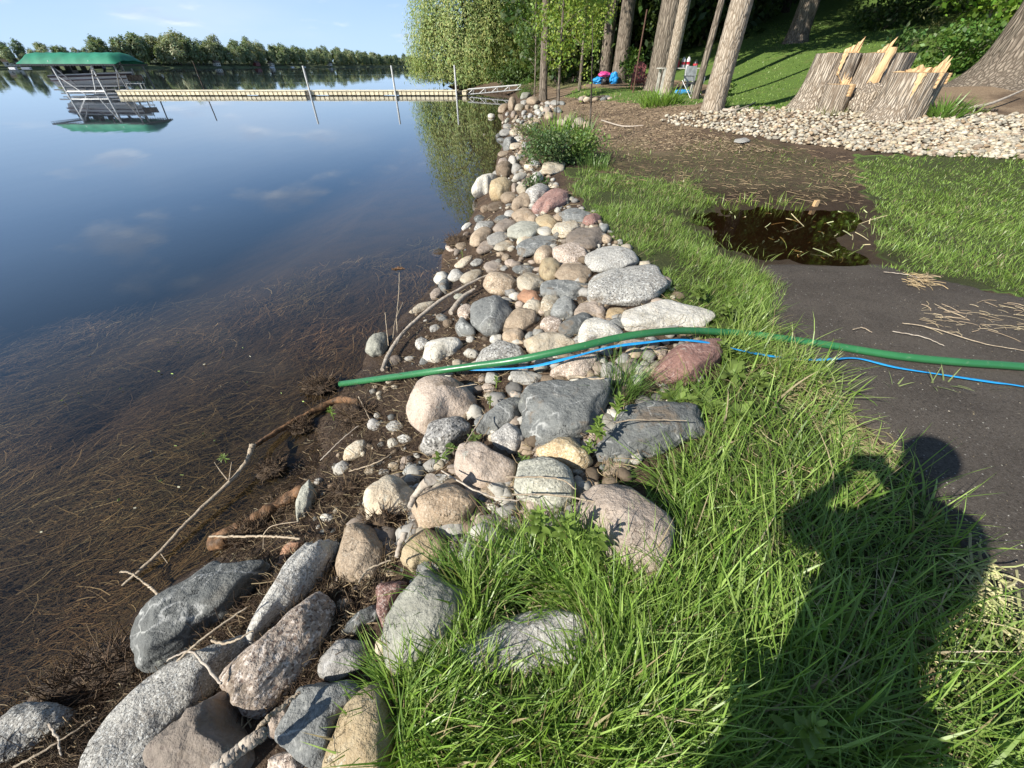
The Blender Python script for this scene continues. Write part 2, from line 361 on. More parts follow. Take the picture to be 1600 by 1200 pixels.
M['freshwood'] = grain('fresh_split_wood', (.62, .45, .25), (.42, .25, .12), 26)
M['driftwood'] = grain('driftwood_grey', (.44, .39, .32), (.27, .22, .17), 40, .3)
M['wetwood'] = grain('wet_wood_brown', (.22, .12, .06), (.04, .026, .014), 26, .4, .6)
M['stick'] = grain('stick_pale', (.42, .35, .25), (.26, .2, .14), 60, .4)
M['metalwhite'] = simple('white_metal', (.5, .5, .48), .4, .1, .06)
M['alu'] = simple('aluminium', (.22, .22, .22), .35, .7, .08)
M['dockpanel'] = simple('cream_dock_panel', (.72, .63, .43), .6, 0, .08, 1.2)
M['dockdark'] = simple('dark_dock_joint', (.09, .08, .06), .7)
M['canvas'] = simple('green_canopy_canvas', (.024, .18, .105), .6, 0, .12, .9, .3, .2)
M['boatwhite'] = simple('white_boat_hull', (.55, .55, .55), .25, 0, .05)
M['boatdark'] = simple('dark_boat_stripe', (.05, .03, .035), .3)
M['maroon'] = simple('maroon_paint', (.16, .04, .04), .55)
M['black'] = simple('black_plastic', (.02, .02, .02), .4)
M['tablewhite'] = simple('weathered_white_table', (.45, .43, .37), .6)
M['sling'] = simple('white_sling_fabric', (.6, .6, .57), .7)
M['bluefab'] = simple('bright_blue_plastic', (.02, .25, .6), .4)
M['pinkfab'] = simple('pink_plastic', (.62, .06, .25), .45)
M['red'] = simple('red_plastic', (.4, .03, .04), .45)
M['rust'] = simple('rusty_pole', (.10, .05, .03), .7)
M['grass'] = attrmat('grass_blades', .38, .3, .35, var=.25, sc=5.)
M['leaf'] = attrmat('leaves', .5, .3, .35, var=.4, sc=.8)
M['straw'] = attrmat('dead_straw', .8, .1, .2, var=.3)
M['waterweed'] = attrmat('water_weed', .7, 0, .2, var=.5, sc=1.5)
M['skin'] = simple('skin', (.5, .3, .22), .5); M['shirt'] = simple('dark_shirt', (.05, .06, .09), .8); M['trousers'] = simple('trousers', (.06, .06, .07), .8); M['hair'] = simple('brown_hair', (.05, .03, .02), .6)
t = NT('green_hose'); v = t.coord(False)
c = t.mix(t.ramp(t.noise(v, 3, 4), .35, .7), (.025, .13, .045), (.035, .165, .06)); c = t.mix(t.ramp(t.noise(v, 40, 3), .6, .75, 0, .5), c, (.12, .2, .11))
M['hose'] = t.done(t.bsdf(c, .33, t.bump(t.noise(v, 50, 3), .2, .003), .5))
t = NT('blue_flat_hose'); v = t.coord(False); c = t.mix(t.ramp(t.noise(v, 30, 3), .5, .7, 0, .6), (.02, .27, .58), (.01, .17, .42)); M['bluehose'] = t.done(t.bsdf(c, .4, t.bump(t.noise(v, 60, 3), .5, .004), .4))
# ------------------------------------------------------------------ ground and lakebed sheets
def warp(a, b, n, c, k):   # grid lines crowded round c
    t = np.linspace(np.arcsinh((a - c) / k), np.arcsinh((b - c) / k), n); return c + k * np.sinh(t)
gx = warp(-260, 420, 500, .2, 1.6); gy = warp(-40, 420, 500, 1.6, 2.0)
X, Y = np.meshgrid(gx, gy); D = sdist(X, Y); H = hgt(X, Y, D)
PX, PY = proj(X, Y, np.maximum(H, 0)); front = Y > .2
near = np.exp(-np.maximum(0, np.hypot(X, Y) - 3) / 6)
rough = sst(-.3, .3, D)
bump = (fbm2(X, Y, 2.2, 4, 3) * .03 + fbm2(X, Y, 9, 3, 5) * .012).reshape(X.shape)
muckband = np.exp(-((D - .35) / .5) ** 2) * (Y < 4.5)
path = inpoly(PX, PY, Z_PATH) & front | ((Y < .9) & (X > 1.9 - .0 * Y) & ~front)
H2 = H + bump * rough * (near * .9 + .1) * np.where(path, .12, 1) + muckband * near * (fbm2(X, Y, 14, 4, 9).reshape(X.shape) * .035 + .015)
pud = inpoly(PX, PY, Z_PUD) & front
# soft mask of the puddle hollow
PUDC = [P(a, b) for a, b in Z_PUD]; PUDC = [(p[0], p[1]) for p in PUDC]
def polydist(x, y, poly):
    best = np.full(np.shape(x), 1e9); poly = np.array(poly)
    for i in range(len(poly)):
        a = poly[i]; d = poly[(i + 1) % len(poly)] - a; L = d @ d + 1e-9
        t_ = np.clip(((x - a[0]) * d[0] + (y - a[1]) * d[1]) / L, 0, 1)
        best = np.minimum(best, (x - a[0] - t_ * d[0]) ** 2 + (y - a[1] - t_ * d[1]) ** 2)
    return np.where(inpoly(x, y, poly), 1, -1) * np.sqrt(best)
pd_ = polydist(X, Y, PUDC) + fbm2(X, Y, 2.2, 4, 21).reshape(X.shape) * .42 + .06
H2 = H2 - .045 * sst(-.25, .6, pd_) - .01
def mask(poly, soft=0, extra=None):
    m = inpoly(PX + fbm2(X, Y, 1.7, 4, 31).reshape(X.shape) * soft, PY + fbm2(X, Y, 1.7, 4, 37).reshape(X.shape) * soft * .7, poly) & front
    return (m if extra is None else m | extra).astype(float)
_slow = hgt
def hgt(x, y, d=None, G=None):      # fast look-up in the sheet as built
    G = H2 if G is None else G
    x = np.clip(np.asarray(x, float), gx[0], gx[-1] - 1e-3); y = np.clip(np.asarray(y, float), gy[0], gy[-1] - 1e-3)
    i = np.clip(np.searchsorted(gx, x, 'right') - 1, 0, len(gx) - 2); j = np.clip(np.searchsorted(gy, y, 'right') - 1, 0, len(gy) - 2)
    u = (x - gx[i]) / (gx[i + 1] - gx[i]); v = (y - gy[j]) / (gy[j + 1] - gy[j])
    return (G[j, i] * (1 - u) + G[j, i + 1] * u) * (1 - v) + (G[j + 1, i] * (1 - u) + G[j + 1, i + 1] * u) * v
def fdist(x, y): return hgt(x, y, None, D)
def PM(px, py, dz=0.):
    px = np.asarray(px, float); py = np.asarray(py, float); u = (px - 800) / F; v = (py - 600) / F
    r = np.stack([u, CP - v * SP, -SP - v * CP], 1); ts = np.geomspace(.4, 300, 420); res = np.full(len(px), 60.); done = np.zeros(len(px), bool); prev = np.full(len(px), .4)
    for t_ in ts:
        q = r * t_; below = (CAMZ + q[:, 2] < np.maximum(hgt(q[:, 0], q[:, 1]), 0) + dz) & ~done
        res[below] = t_; done |= below
    lo = res / 1.016; hi = res.copy()
    for _ in range(8):
        m = (lo + hi) / 2; q = r * m[:, None]; b = CAMZ + q[:, 2] < np.maximum(hgt(q[:, 0], q[:, 1]), 0) + dz
        hi = np.where(b, m, hi); lo = np.where(b, lo, m)
    return np.array([0, 0, CAMZ]) + r * hi[:, None]
lawn = np.maximum.reduce([mask(Z_TALL, 20, (Y < .3) & (X > -.3) & (X < 2)), mask(Z_MID, 40), mask(Z_LAWN, 40), mask(Z_HILL) * .84, mask(Z_FARG, 4) * .8, mask(Z_SPARSE, 30) * .35])
lawn = np.maximum(lawn, ((Y > 14) & (X > 9)) * .84); lawn = np.maximum(lawn, ((Y > 33) & (D > 3)) * .5)
n1 = fbm2(X, Y, .8, 4, 41).reshape(X.shape)
chip = sst(8.5, 13, Y + n1 * 2.5) * (D > .8) * sst(.0, 3.5, D + n1)        # pale tan wood-chip ground far off
chip = np.maximum(chip, mask([(1400, 120), (1600, 100), (2400, 100), (2400, 200), (1480, 178)], 3))
wetm = np.maximum(muckband, sst(-.9, .1, pd_ + .5 * (fbm2(X, Y, 1.3, 3, 77).reshape(X.shape)) + .5 * inpoly(PX, PY, [(930, 215), (1180, 205), (1350, 260), (1350, 330), (1090, 330), (1000, 270)])))
def sheet(name, m, mat):
    idx = -np.ones(X.size, int); yy, xx = np.where(m[:-1, :-1] | m[1:, :-1] | m[:-1, 1:] | m[1:, 1:])
    n = X.shape[1]; a = yy * n + xx; f = np.stack([a, a + 1, a + n + 1, a + n], 1)
    u = np.unique(f); idx[u] = np.arange(len(u)); mb = MB()
    mb.add(np.stack([X.ravel()[u], Y.ravel()[u], H2.ravel()[u]], 1), idx[f], np.stack([lawn.ravel()[u], chip.ravel()[u], wetm.ravel()[u]], 1))
    return tag(mb.build(name, mat, None, True), kind='structure')
t = NT('ground_soil'); v = t.coord(False); a = t.n('ShaderNodeAttribute', attribute_name='col'); sp = t.n('ShaderNodeSeparateColor'); t.set(sp.inputs[0], a.outputs[0])
n1_, n2_, n3_ = t.noise(v, 3.5, 6, .65), t.noise(v, 24, 5, .7), t.noise(v, 110, 3, .7)
soil = t.mix(t.ramp(n1_, .35, .65), (.085, .056, .036), (.045, .03, .02)); soil = t.mix(t.ramp(n2_, .5, .72, 0, .7), soil, (.15, .105, .068)); soil = t.mix(t.ramp(n3_, .58, .72, 0, .8), soil, (.27, .21, .14))
ch = t.mix(t.ramp(n2_, .35, .65), (.25, .18, .115), (.14, .095, .06)); ch = t.mix(t.ramp(n3_, .5, .65, 0, .8), ch, (.38, .3, .2)); ch = t.mix(t.ramp(t.noise(v, .9, 4), .45, .65, 0, .75), ch, soil)
gr = t.mix(t.ramp(n1_, .35, .65), (.085, .145, .028), (.12, .19, .04)); gr = t.mix(t.ramp(n3_, .4, .7, 0, .7), gr, (.035, .06, .012)); gr = t.mix(t.ramp(t.noise(v, 1.1, 4), .55, .75, 0, .5), gr, (.14, .13, .05)); gr = t.mix(t.ramp(sp.outputs[0], .88, .97), gr, t.mix(t.ramp(n3_, .4, .65), (.030, .040, .012), (.075, .085, .030)))
c = t.mix(sp.outputs[1], soil, ch); c = t.mix(t.ramp(t.math('ADD', sp.outputs[0], t.math('MULTIPLY', t.math('SUBTRACT', n2_, .5), .9)), .25, .75), c, gr)
c = t.mix(t.math('MULTIPLY', sp.outputs[2], .7), c, (.028, .018, .011))
nb = t.bump(n2_, .8, .03); nb = t.bump(n3_, .6, .008, nb)
M['soil'] = t.done(t.bsdf(c, t.ramp(sp.outputs[2], 0, 1, .95, .5), nb, .2))
t = NT('lakebed_silt'); v = t.coord(False); c = t.mix(t.ramp(t.noise(v, 2.3, 5, .65), .35, .65), (.035, .022, .011), (.018, .012, .007)); M['bed'] = t.done(t.bsdf(t.mix(t.ramp(t.noise(v, 60, 3), .5, .7, 0, .5), c, (.07, .045, .022)), .95))
land = D > -.02
g_ = sheet('ground', land, M['soil']); sheet('lakebed', ~land & (X < 60), M['bed'])
# ------------------------------------------------------------------ lake water
def schlick(t, nb, f0=.02):
    g = t.n('ShaderNodeNewGeometry'); d = t.n('ShaderNodeVectorMath', operation='DOT_PRODUCT'); t.set(d.inputs[0], nb); t.set(d.inputs[1], g.outputs['Incoming'])
    c = t.math('SUBTRACT', 1., t.math('ABSOLUTE', d.outputs['Value']), True); return t.math('ADD', t.math('MULTIPLY', t.math('POWER', c, 5.), 1 - f0), f0, True)
t = NT('lake_water'); v = t.coord(False, (1, .35, 1)); v2 = t.coord(False)
n = t.noise(v, .55, 3, .5); m_ = t.noise(v2, 7, 2, .5); nb = t.bump(n, .05, .08); nb = t.bump(m_, .035, .006, nb)
big = t.noise(t.coord(False, (.008, .05, 1)), 1., 3, .5)
gl = t.n('ShaderNodeBsdfGlossy'); t.set(gl.inputs['Color'], (.95, .97, 1)); t.set(gl.inputs['Normal'], nb); t.set(gl.inputs['Roughness'], t.ramp(big, .5, .62, .012, .045))
tr = t.n('ShaderNodeBsdfTransparent'); t.set(tr.inputs[0], (.88, .84, .74))
df = t.n('ShaderNodeBsdfDiffuse'); t.set(df.inputs[0], (.045, .055, .065))
at = t.n('ShaderNodeAttribute', attribute_name='col'); sp = t.n('ShaderNodeSeparateColor'); t.set(sp.inputs[0], at.outputs[0])
mx0 = t.n('ShaderNodeMixShader'); t.set(mx0.inputs[0], sp.outputs[0]); t.set(mx0.inputs[1], tr.outputs[0]); t.set(mx0.inputs[2], df.outputs[0])
mx = t.n('ShaderNodeMixShader'); t.set(mx.inputs[0], schlick(t, nb, .024)); t.set(mx.inputs[1], mx0.outputs[0]); t.set(mx.inputs[2], gl.outputs[0]); M['water'] = t.done(mx.outputs[0])
wx = warp(-2600, 400, 150, -1, 6); wy = warp(-40, 2600, 150, 3, 6); WX, WY = np.meshgrid(wx, wy); wdd = sdist(WX, WY)
mb = MB(); n = len(wx); i, j = np.meshgrid(np.arange(n - 1), np.arange(n - 1)); a_ = (j * n + i).ravel()
keep = (wdd[:-1, :-1] < 6).ravel() | (wdd[1:, 1:] < 6).ravel(); a_ = a_[keep]
murk = sst(2.0, 9.0, -wdd + fbm2(WX, WY, .7, 3, 71).reshape(WX.shape) * .8) * .96 + .02
mb.add(np.stack([WX.ravel(), WY.ravel(), np.zeros(WX.size)], 1), np.stack([a_, a_ + 1, a_ + n + 1, a_ + n], 1), np.stack([murk.ravel()] * 3, 1))
tag(mb.build('lake_water', M['water'], None, True), kind='structure')
# puddle
t = NT('puddle_water'); v = t.coord(False); nb = t.bump(t.noise(v, 6, 2), .03, .006)
gl = t.n('ShaderNodeBsdfGlossy'); t.set(gl.inputs['Roughness'], .02); t.set(gl.inputs['Normal'], nb)
tr = t.n('ShaderNodeBsdfTransparent'); t.set(tr.inputs[0], (.50, .40, .30)); mx = t.n('ShaderNodeMixShader'); t.set(mx.inputs[0], schlick(t, nb)); t.set(mx.inputs[1], tr.outputs[0]); t.set(mx.inputs[2], gl.outputs[0]); M['puddle'] = t.done(mx.outputs[0])
pc = np.array(PUDC); pm = pc.mean(0); out = pm + (pc - pm) * 1.3; PZ = float(np.median([ground(*q) for q in PUDC])) - .012
mb = MB(); mb.add(np.c_[out, np.full(len(out), PZ)], [tuple(range(len(out)))[::-1]]); o = mb.build('puddle', M['puddle']); tag(o, kind='structure')
if o.data.polygons[0].normal.z < 0: o.data.flip_normals()
# asphalt path, one sheet lying on the soil
t = NT('asphalt'); v = t.coord(False); c = t.mix(t.ramp(t.noise(v, 1.8, 5, .6), .35, .65), (.064, .052, .041), (.094, .078, .062))
n2_ = t.noise(v, 95, 4, .85); c = t.mix(t.ramp(n2_, .52, .68, 0, .9), c, (.16, .14, .12)); c = t.mix(t.ramp(n2_, .32, .46, .9, 0), c, (.012, .011, .01))
vo = t.n('ShaderNodeTexVoronoi'); vo.inputs['Scale'].default_value = 42; t.set(vo.inputs['Vector'], v); sc_ = t.n('ShaderNodeSeparateColor'); t.set(sc_.inputs[0], vo.outputs['Color'])
c = t.mix(t.math('MULTIPLY', t.ramp(vo.outputs['Distance'], .1, .2, 1, 0), t.ramp(sc_.outputs[0], .8, .86)), c, (.36, .34, .3))
c = t.mix(t.ramp(t.noise(v, .7, 5, .65), .5, .66, 0, .6), c, (.10, .085, .07)); n4_ = t.noise(v, 38, 4, .8); c = t.mix(t.ramp(n4_, .5, .7, 0, .5), c, (.13, .115, .1)); c = t.mix(t.ramp(n4_, .3, .45, .6, 0), c, (.02, .017, .015))
M['asphalt'] = t.done(t.bsdf(c, .85, t.bump(n2_, 1., .012), .25))
pw = [P(a, b)[:2] for a, b in Z_PATH[:6]] + [(9, 5.2), (12, 3), (12, -6), (2.6, -6), (2.2, -1), (1.95, .3)] + [P(a, b)[:2] for a, b in Z_PATH[10:]]
ax = np.arange(.9, 12, .06); ay = np.arange(-6, 5.6, .06); AX, AY = np.meshgrid(ax, ay); ad = polydist(AX, AY, [tuple(q) for q in pw]) + fbm2(AX, AY, 5, 4, 55).reshape(AX.shape) * .12
AH = hgt(AX, AY) + .03; AH = AH - .07 * sst(.05, -.12, ad)
pud2 = polydist(AX, AY, PUDC); AH = AH - .05 * sst(-.25, .3, pud2)
m = ad > -.1; yy, xx = np.where(m[:-1, :-1] & m[1:, 1:] & m[1:, :-1] & m[:-1, 1:]); n = AX.shape[1]; a_ = yy * n + xx
mb = MB(); mb.add(np.stack([AX.ravel(), AY.ravel(), AH.ravel()], 1), np.stack([a_, a_ + 1, a_ + n + 1, a_ + n], 1)); tag(mb.build('asphalt_path', M['asphalt'], None, True), kind='structure')
PATHW = [tuple(q) for q in pw]
# ------------------------------------------------------------------ shore stones
def zz(x0, y0, s, pts): return [(x0 + a / s, y0 + b / s) for a, b in pts]
A_ = lambda p: zz(600, 250, 4, p)
G_ = lambda p: zz(540, 380, 4, p)
H_ = lambda p: zz(880, 380, 4, p)
I_ = lambda p: zz(600, 560, 5, p)
J_ = lambda p: zz(860, 560, 5, p)
C_ = lambda p: zz(400, 560, 5, p)
K_ = lambda p: zz(400, 780, 4, p)
L_ = lambda p: zz(340, 920, 4, p)
M_ = lambda p: zz(0, 860, 3.53, p)
N_ = lambda p: zz(700, 720, 4, p)
ROCKS = [  # outline, stone, shape, label, short phrase other stones are described by
 (A_([(1150,470),(1200,420),(1380,420),(1360,500),(1310,560),(1230,565),(1150,510)]),'pu','f','flat-topped pinkish brown stone at the grass edge, right of the cream-yellow stones','flat-topped pinkish stone at the grass'),
 (A_([(840,580),(870,520),(980,470),(1110,465),(1120,500),(1060,540),(930,590)]),'bl','f','long low blue-grey stone in the middle of the far shore pile','long low blue-grey stone'),
 (A_([(1270,590),(1330,550),(1450,540),(1560,580),(1570,650),(1480,680),(1350,700),(1280,670)]),'gr','r','big rounded pale granite boulder beside the grass, just behind the biggest granite slab','rounded pale granite boulder at the grass'),
 (H_([(175,330),(190,210),(260,180),(440,145),(570,140),(620,230),(630,290),(560,350),(460,380),(270,370),(190,370)]),'gr','f','biggest flat speckled granite boulder bordering the short grass','biggest flat speckled granite boulder'),
 (A_([(990,800),(1040,765),(1170,750),(1280,790),(1270,840),(1200,880),(1080,870),(1010,860)]),'bl','f','smooth blue-green lens-shaped stone left of the biggest granite boulder','blue-green lens-shaped stone'),
 (H_([(390,540),(400,450),(480,380),(640,355),(780,380),(920,450),(900,500),(820,520),(550,530)]),'wh','f','wide flat whitish boulder just behind the arch of the green hose','wide flat whitish boulder'),
 (H_([(580,760),(600,720),(700,670),(800,610),(900,600),(970,640),(980,740),(900,800),(820,860),(700,870),(600,850)]),'rd','a','red and white mottled boulder with the blue hose lying over its top','red and white mottled boulder'),
 (H_([(100,600),(130,500),(200,470),(280,500),(360,560),(360,590),(200,620),(110,640)]),'wh','r','pale rounded stone touching the green hose from behind','pale rounded stone behind the green hose'),
 (H_([(80,430),(150,360),(220,360),(260,420),(265,480),(200,460),(80,450)]),'pk','a','pinkish wedge stone between the blue-green stone and the whitish boulder','pinkish wedge stone'),
 (G_([(790,400),(830,340),(930,330),(1010,380),(1045,450),(1000,520),(960,575),(860,560),(790,480)]),'bl','r','round blue-grey boulder in the muck left of the orange stone','round blue-grey boulder'),
 (G_([(690,540),(730,465),(810,570),(780,590),(700,570)]),'bl','a','small pointed blue-grey stone left of the round blue-grey boulder','small pointed blue-grey stone'),
 (G_([(825,755),(880,660),(960,610),(1080,680),(1110,740),(980,790),(830,790)]),'gr','a','peaked grey stone that the green hose crosses in front','peaked grey stone under the hose'),
 (G_([(1130,600),(1180,555),(1360,560),(1450,620),(1420,660),(1280,690),(1150,690)]),'cr','a','broad cream-yellow stone just above the middle of the green hose','broad cream-yellow stone above the hose'),
 (G_([(1440,440),(1500,370),(1600,360),(1620,440),(1560,470),(1460,450)]),'ta','r','tan rounded stone right under the blue-green lens-shaped stone',None),
 (G_([(1000,510),(1060,440),(1160,400),(1200,440),(1180,510),(1100,550)]),'ta','r','smooth brown egg stone leaning up right beside the round blue-grey boulder','smooth brown egg stone'),
 (G_([(1080,340),(1110,290),(1190,290),(1220,320),(1220,380),(1150,385)]),'og','a','bright orange-red stone, the only orange one behind the hose','bright orange-red stone'),
 (G_([(495,700),(510,640),(600,590),(680,600),(725,650),(690,700),(560,745)]),'wh','r','smooth pale stone alone in the dark muck behind the hose','smooth pale stone alone in the muck'),
 (G_([(1295,800),(1380,740),(1520,685),(1570,720),(1500,830),(1400,840)]),'pk','a','angular pinkish-grey stone with a dark broken end, in front of the blue hose','angular stone with dark broken end'),
 (G_([(1040,800),(1190,795),(1240,830),(1200,880),(1060,870)]),'gr','f','low grey stone between the hose and the veined dark slab','low grey stone in front of the hose'),
 (G_([(130,640),(180,580),(250,560),(265,640),(230,700),(160,690)]),'gn','r','greenish grey stone half in the water behind the driftwood stick','greenish stone behind the driftwood stick'),
 (I_([(200,330),(260,200),(400,140),(520,150),(720,300),(690,390),(640,460),(520,480),(430,560),(320,590),(230,470)]),'pk','r','large smooth pinkish grey boulder right in front of the green hose','large pinkish grey boulder before the hose'),
 (I_([(330,500),(430,460),(600,470),(660,530),(600,640),(500,730),(370,750),(300,720),(310,590)]),'sp','r','speckled grey boulder leaning on the large pinkish grey boulder','speckled boulder leaning on the pinkish one'),
 (I_([(730,520),(870,390),(970,310),(1080,310),(1080,400),(1010,500),(860,590),(750,540)]),'bl','a','angular slate stone wedged left of the veined dark slab','angular slate stone'),
 ([(818,608),(840,600),(930,591),(950,625),(935,650),(905,680),(870,692),(840,695),(822,675),(817,640)],'dk','f','big dark slab covered with white veins, in the middle of the pile','big veined dark slab'),
 (I_([(850,620),(900,550),(960,510),(1090,560),(1100,640),(1020,750),(900,720)]),'sp','r','grey stone with a brown top below the angular slate stone','grey stone with a brown top'),
 (I_([(570,800),(590,710),(680,660),(790,660),(900,740),(1010,860),(980,960),(880,1020),(760,1030),(640,970),(580,890)]),'pk','r','large pink-orange egg-shaped granite stone in the middle of the slope','pink-orange egg-shaped stone'),
 (I_([(700,1050),(800,1020),(1000,1000),(990,1100),(880,1110)]),'ta','f','low tan stone tucked under the pink-orange egg-shaped stone',None),
 (I_([(1040,940),(1080,830),(1200,780),(1330,800),(1460,900),(1480,1010),(1420,1120),(1320,1180),(1220,1130),(1060,1060)]),'gn','r','round greenish grey striped boulder right of the pink-orange egg','round greenish grey boulder'),
 ([(842,705),(860,690),(895,684),(915,700),(922,718),(910,735),(880,728),(848,715)],'yl','r','rounded yellow stone in front of the veined dark slab','rounded yellow stone'),
 ([(645,800),(655,770),(690,757),(720,757),(740,775),(738,800),(720,825),(690,829),(650,826)],'ta','a','tan broken boulder with a dark shaded face beside the short driftwood piece','tan broken boulder'),
 ([(571,790),(575,765),(600,745),(630,745),(645,770),(640,800),(625,815),(600,825),(580,810)],'cr','r','coarse cream granite boulder left of the short driftwood piece','coarse cream granite boulder'),
 (C_([(690,720),(800,640),(870,660),(860,760),(780,800),(690,790)]),'cr','r','lone cream stone in the dark root tangle left of the speckled boulder','lone cream stone in the roots'),
 ([(463,790),(468,765),(485,752),(494,775),(490,800),(480,815),(466,812)],'gn','r','upright grey-green stone at the muddy waterline above the orange stone','upright grey-green stone'),
 (K_([(510,300),(560,200),(650,160),(740,190),(780,300),(800,370),(740,490),(640,510),(550,490),(515,420)]),'ta','r','smooth tan egg-shaped boulder standing in the mud left of the mud clump','smooth tan boulder by the mud clump'),
 (K_([(915,310),(960,230),(1050,195),(1120,230),(1180,280),(1150,350),(1000,400),(970,440),(920,380)]),'yl','r','knobbly yellow-tan stone below the tan broken boulder','knobbly yellow-tan stone'),
 (K_([(1270,340),(1300,280),(1380,270),(1430,320),(1430,400),(1350,430),(1290,410)]),'sp','r','small round mottled stone at the tip of the near grass','small mottled stone at the grass tip'),
 (K_([(1015,430),(1050,380),(1180,375),(1240,410),(1200,450),(1020,475)]),'bl','f','bluish flat stone peeping over the large pale green boulder',None),
 (K_([(830,680),(880,590),(1000,490),(1120,465),(1240,560),(1310,640),(1290,760),(1150,950),(1000,1040),(860,1060),(810,900),(825,790)]),'gn','r','large pale greenish boulder with long grass growing over its front','large pale greenish boulder'),
 (K_([(755,540),(930,520),(900,580),(840,640),(820,800),(780,680)]),'rd','a','dark pink triangular stone wedged against the large pale greenish boulder','dark pink triangular stone'),
 (K_([(540,840),(600,750),(660,690),(740,670),(790,700),(760,760),(660,800),(650,860),(570,860)]),'dk','a','small dark angular stone left of the pink triangular stone',None),
 (K_([(400,1040),(430,940),(500,880),(620,880),(670,920),(680,1000),(650,1060),(480,1130),(410,1100)]),'sp','a','white and grey fractured stone at the foot of the long pinkish boulder','white and grey fractured stone'),
 (K_([(145,380),(160,310),(220,265),(290,290),(280,320),(200,380),(150,430)]),'og','r','small smooth orange stone above the long grey boulder near the water','small smooth orange stone'),
 ([(393,1010),(395,980),(425,920),(440,890),(470,860),(500,848),(525,855),(520,880),(500,900),(480,930),(440,960),(410,990)],'gr','r','long grey boulder smeared with dried mud behind the pinkish boulder','long grey mud-smeared boulder'),
 (L_([(50,620),(80,520),(200,400),(400,250),(520,110),(620,50),(690,70),(710,160),(690,290),(600,480),(450,620),(330,720),(280,770),(180,660)]),'pk','a','long pinkish brown coarse boulder slanting down to the left corner','long pinkish coarse boulder'),
 (L_([(385,900),(430,780),(500,660),(600,595),(800,590),(910,630),(800,740),(720,880),(680,1020),(670,1110),(560,1110),(480,1010),(400,960)]),'bl','a','dark green-grey slate boulder at the bottom between cream and pinkish boulders','dark green-grey slate boulder'),
 (L_([(680,1160),(700,960),(760,820),(850,700),(960,620),(1090,640),(1120,800),(1100,1000),(1040,1200),(760,1230)]),'yl','r','large smooth cream boulder at the bottom edge left of the tall grass','large smooth cream boulder'),
 (M_([(820,1200),(900,1130),(1000,1000),(1100,920),(1250,800),(1290,900),(1320,1050),(1400,1200),(1300,1300),(900,1300)]),'pu','a','flat purplish brown slab at the bottom edge under the grey driftwood','purplish brown slab'),
 (M_([(480,1200),(480,1100),(520,1000),(620,870),(750,750),(900,660),(1100,560),(1280,500),(1390,500),(1380,560),(1290,620),(1250,700),(1200,820),(1000,960),(880,1080),(830,1200),(700,1290),(540,1270)]),'gr','r','huge smooth light grey granite boulder in the lower left corner','huge light grey granite boulder'),
 (M_([(760,540),(790,400),(850,300),(950,220),(1100,130),(1200,70),(1350,110),(1480,160),(1460,260),(1400,390),(1300,440),(1150,480),(1000,590),(880,635),(790,620)]),'dk','a','big dark boulder standing at the water edge left of the long grey boulder','big dark boulder at the water'),
 (M_([(0,880),(100,850),(250,870),(400,890),(420,950),(300,1050),(150,1130),(0,1190),(-120,1150),(-120,980)]),'gr','a','light mottled rock in the bottom left corner at the water edge','light mottled corner rock'),
 (N_([(830,350),(900,220),(1000,165),(1150,170),(1260,270),(1350,400),(1390,560),(1360,700),(1280,760),(1100,740),(1000,700),(950,620),(960,520),(850,420)]),'pk','r','large orange-pink granite boulder with plant shadows, surrounded by tall grass','large orange-pink granite boulder'),
 (N_([(160,430),(190,360),(280,340),(380,380),(400,440),(330,490),(200,490)]),'pk','f','low pinkish grey stone left of the leafy weeds',None),
 (N_([(360,600),(400,540),(520,530),(560,600),(500,690),(380,680)]),'sp','r','dark streaked stone hidden among near grass blades',None),
 (N_([(100,1200),(250,1010),(600,940),(860,950),(930,1010),(920,1120),(800,1250),(500,1400),(200,1380)]),'gr','f','broad grey boulder shaded by the tall grass in the foreground','broad grey boulder under the tall grass'),
 (J_([(390,720),(430,600),(560,450),(680,345),(900,340),(1000,400),(1100,480),(1190,600),(1000,640),(800,760),(600,790),(420,770)]),'dk','f','large blue-grey slab with grass growing over its front right edge','blue-grey slab at the grass edge'),
 (A_([(555,180),(590,120),(680,85),(710,110),(670,160),(650,205),(570,200)]),'wh','r','white rounded boulder standing farthest out in the water before the reflection','white boulder standing in the water'),
 (A_([(665,180),(680,130),(730,105),(790,130),(795,190),(760,225),(700,235)]),'yl','a','yellow-brown fractured boulder right of the white boulder in the water','yellow-brown fractured boulder'),
 (A_([(890,190),(920,155),(980,145),(1030,170),(1020,220),(950,270),(910,230)]),'sp','r','dark banded round boulder left of the reddish slab','dark banded round boulder'),
 (A_([(935,310),(970,260),(1040,210),(1110,180),(1145,210),(1120,260),(1010,320)]),'rd','f','reddish purple slab lying aslant at the edge of the weeds','reddish purple slab'),
 (A_([(805,290),(830,240),(860,200),(900,205),(930,250),(920,300),(830,310)]),'ta','a','tan and dark angular stone left of the banded boulder',None),
 (A_([(805,340),(850,300),(930,310),(965,370),(940,395),(830,385)]),'ta','r','brownish rounded stone below the reddish slab','brownish stone below the reddish slab'),
 (zz(700,130,6,[(880,800),(900,760),(1000,720),(1080,760),(1090,810),(980,850),(890,840)]),'cr','a','pale yellowish boulder half under the leafy bush','pale boulder under the bush'),
]
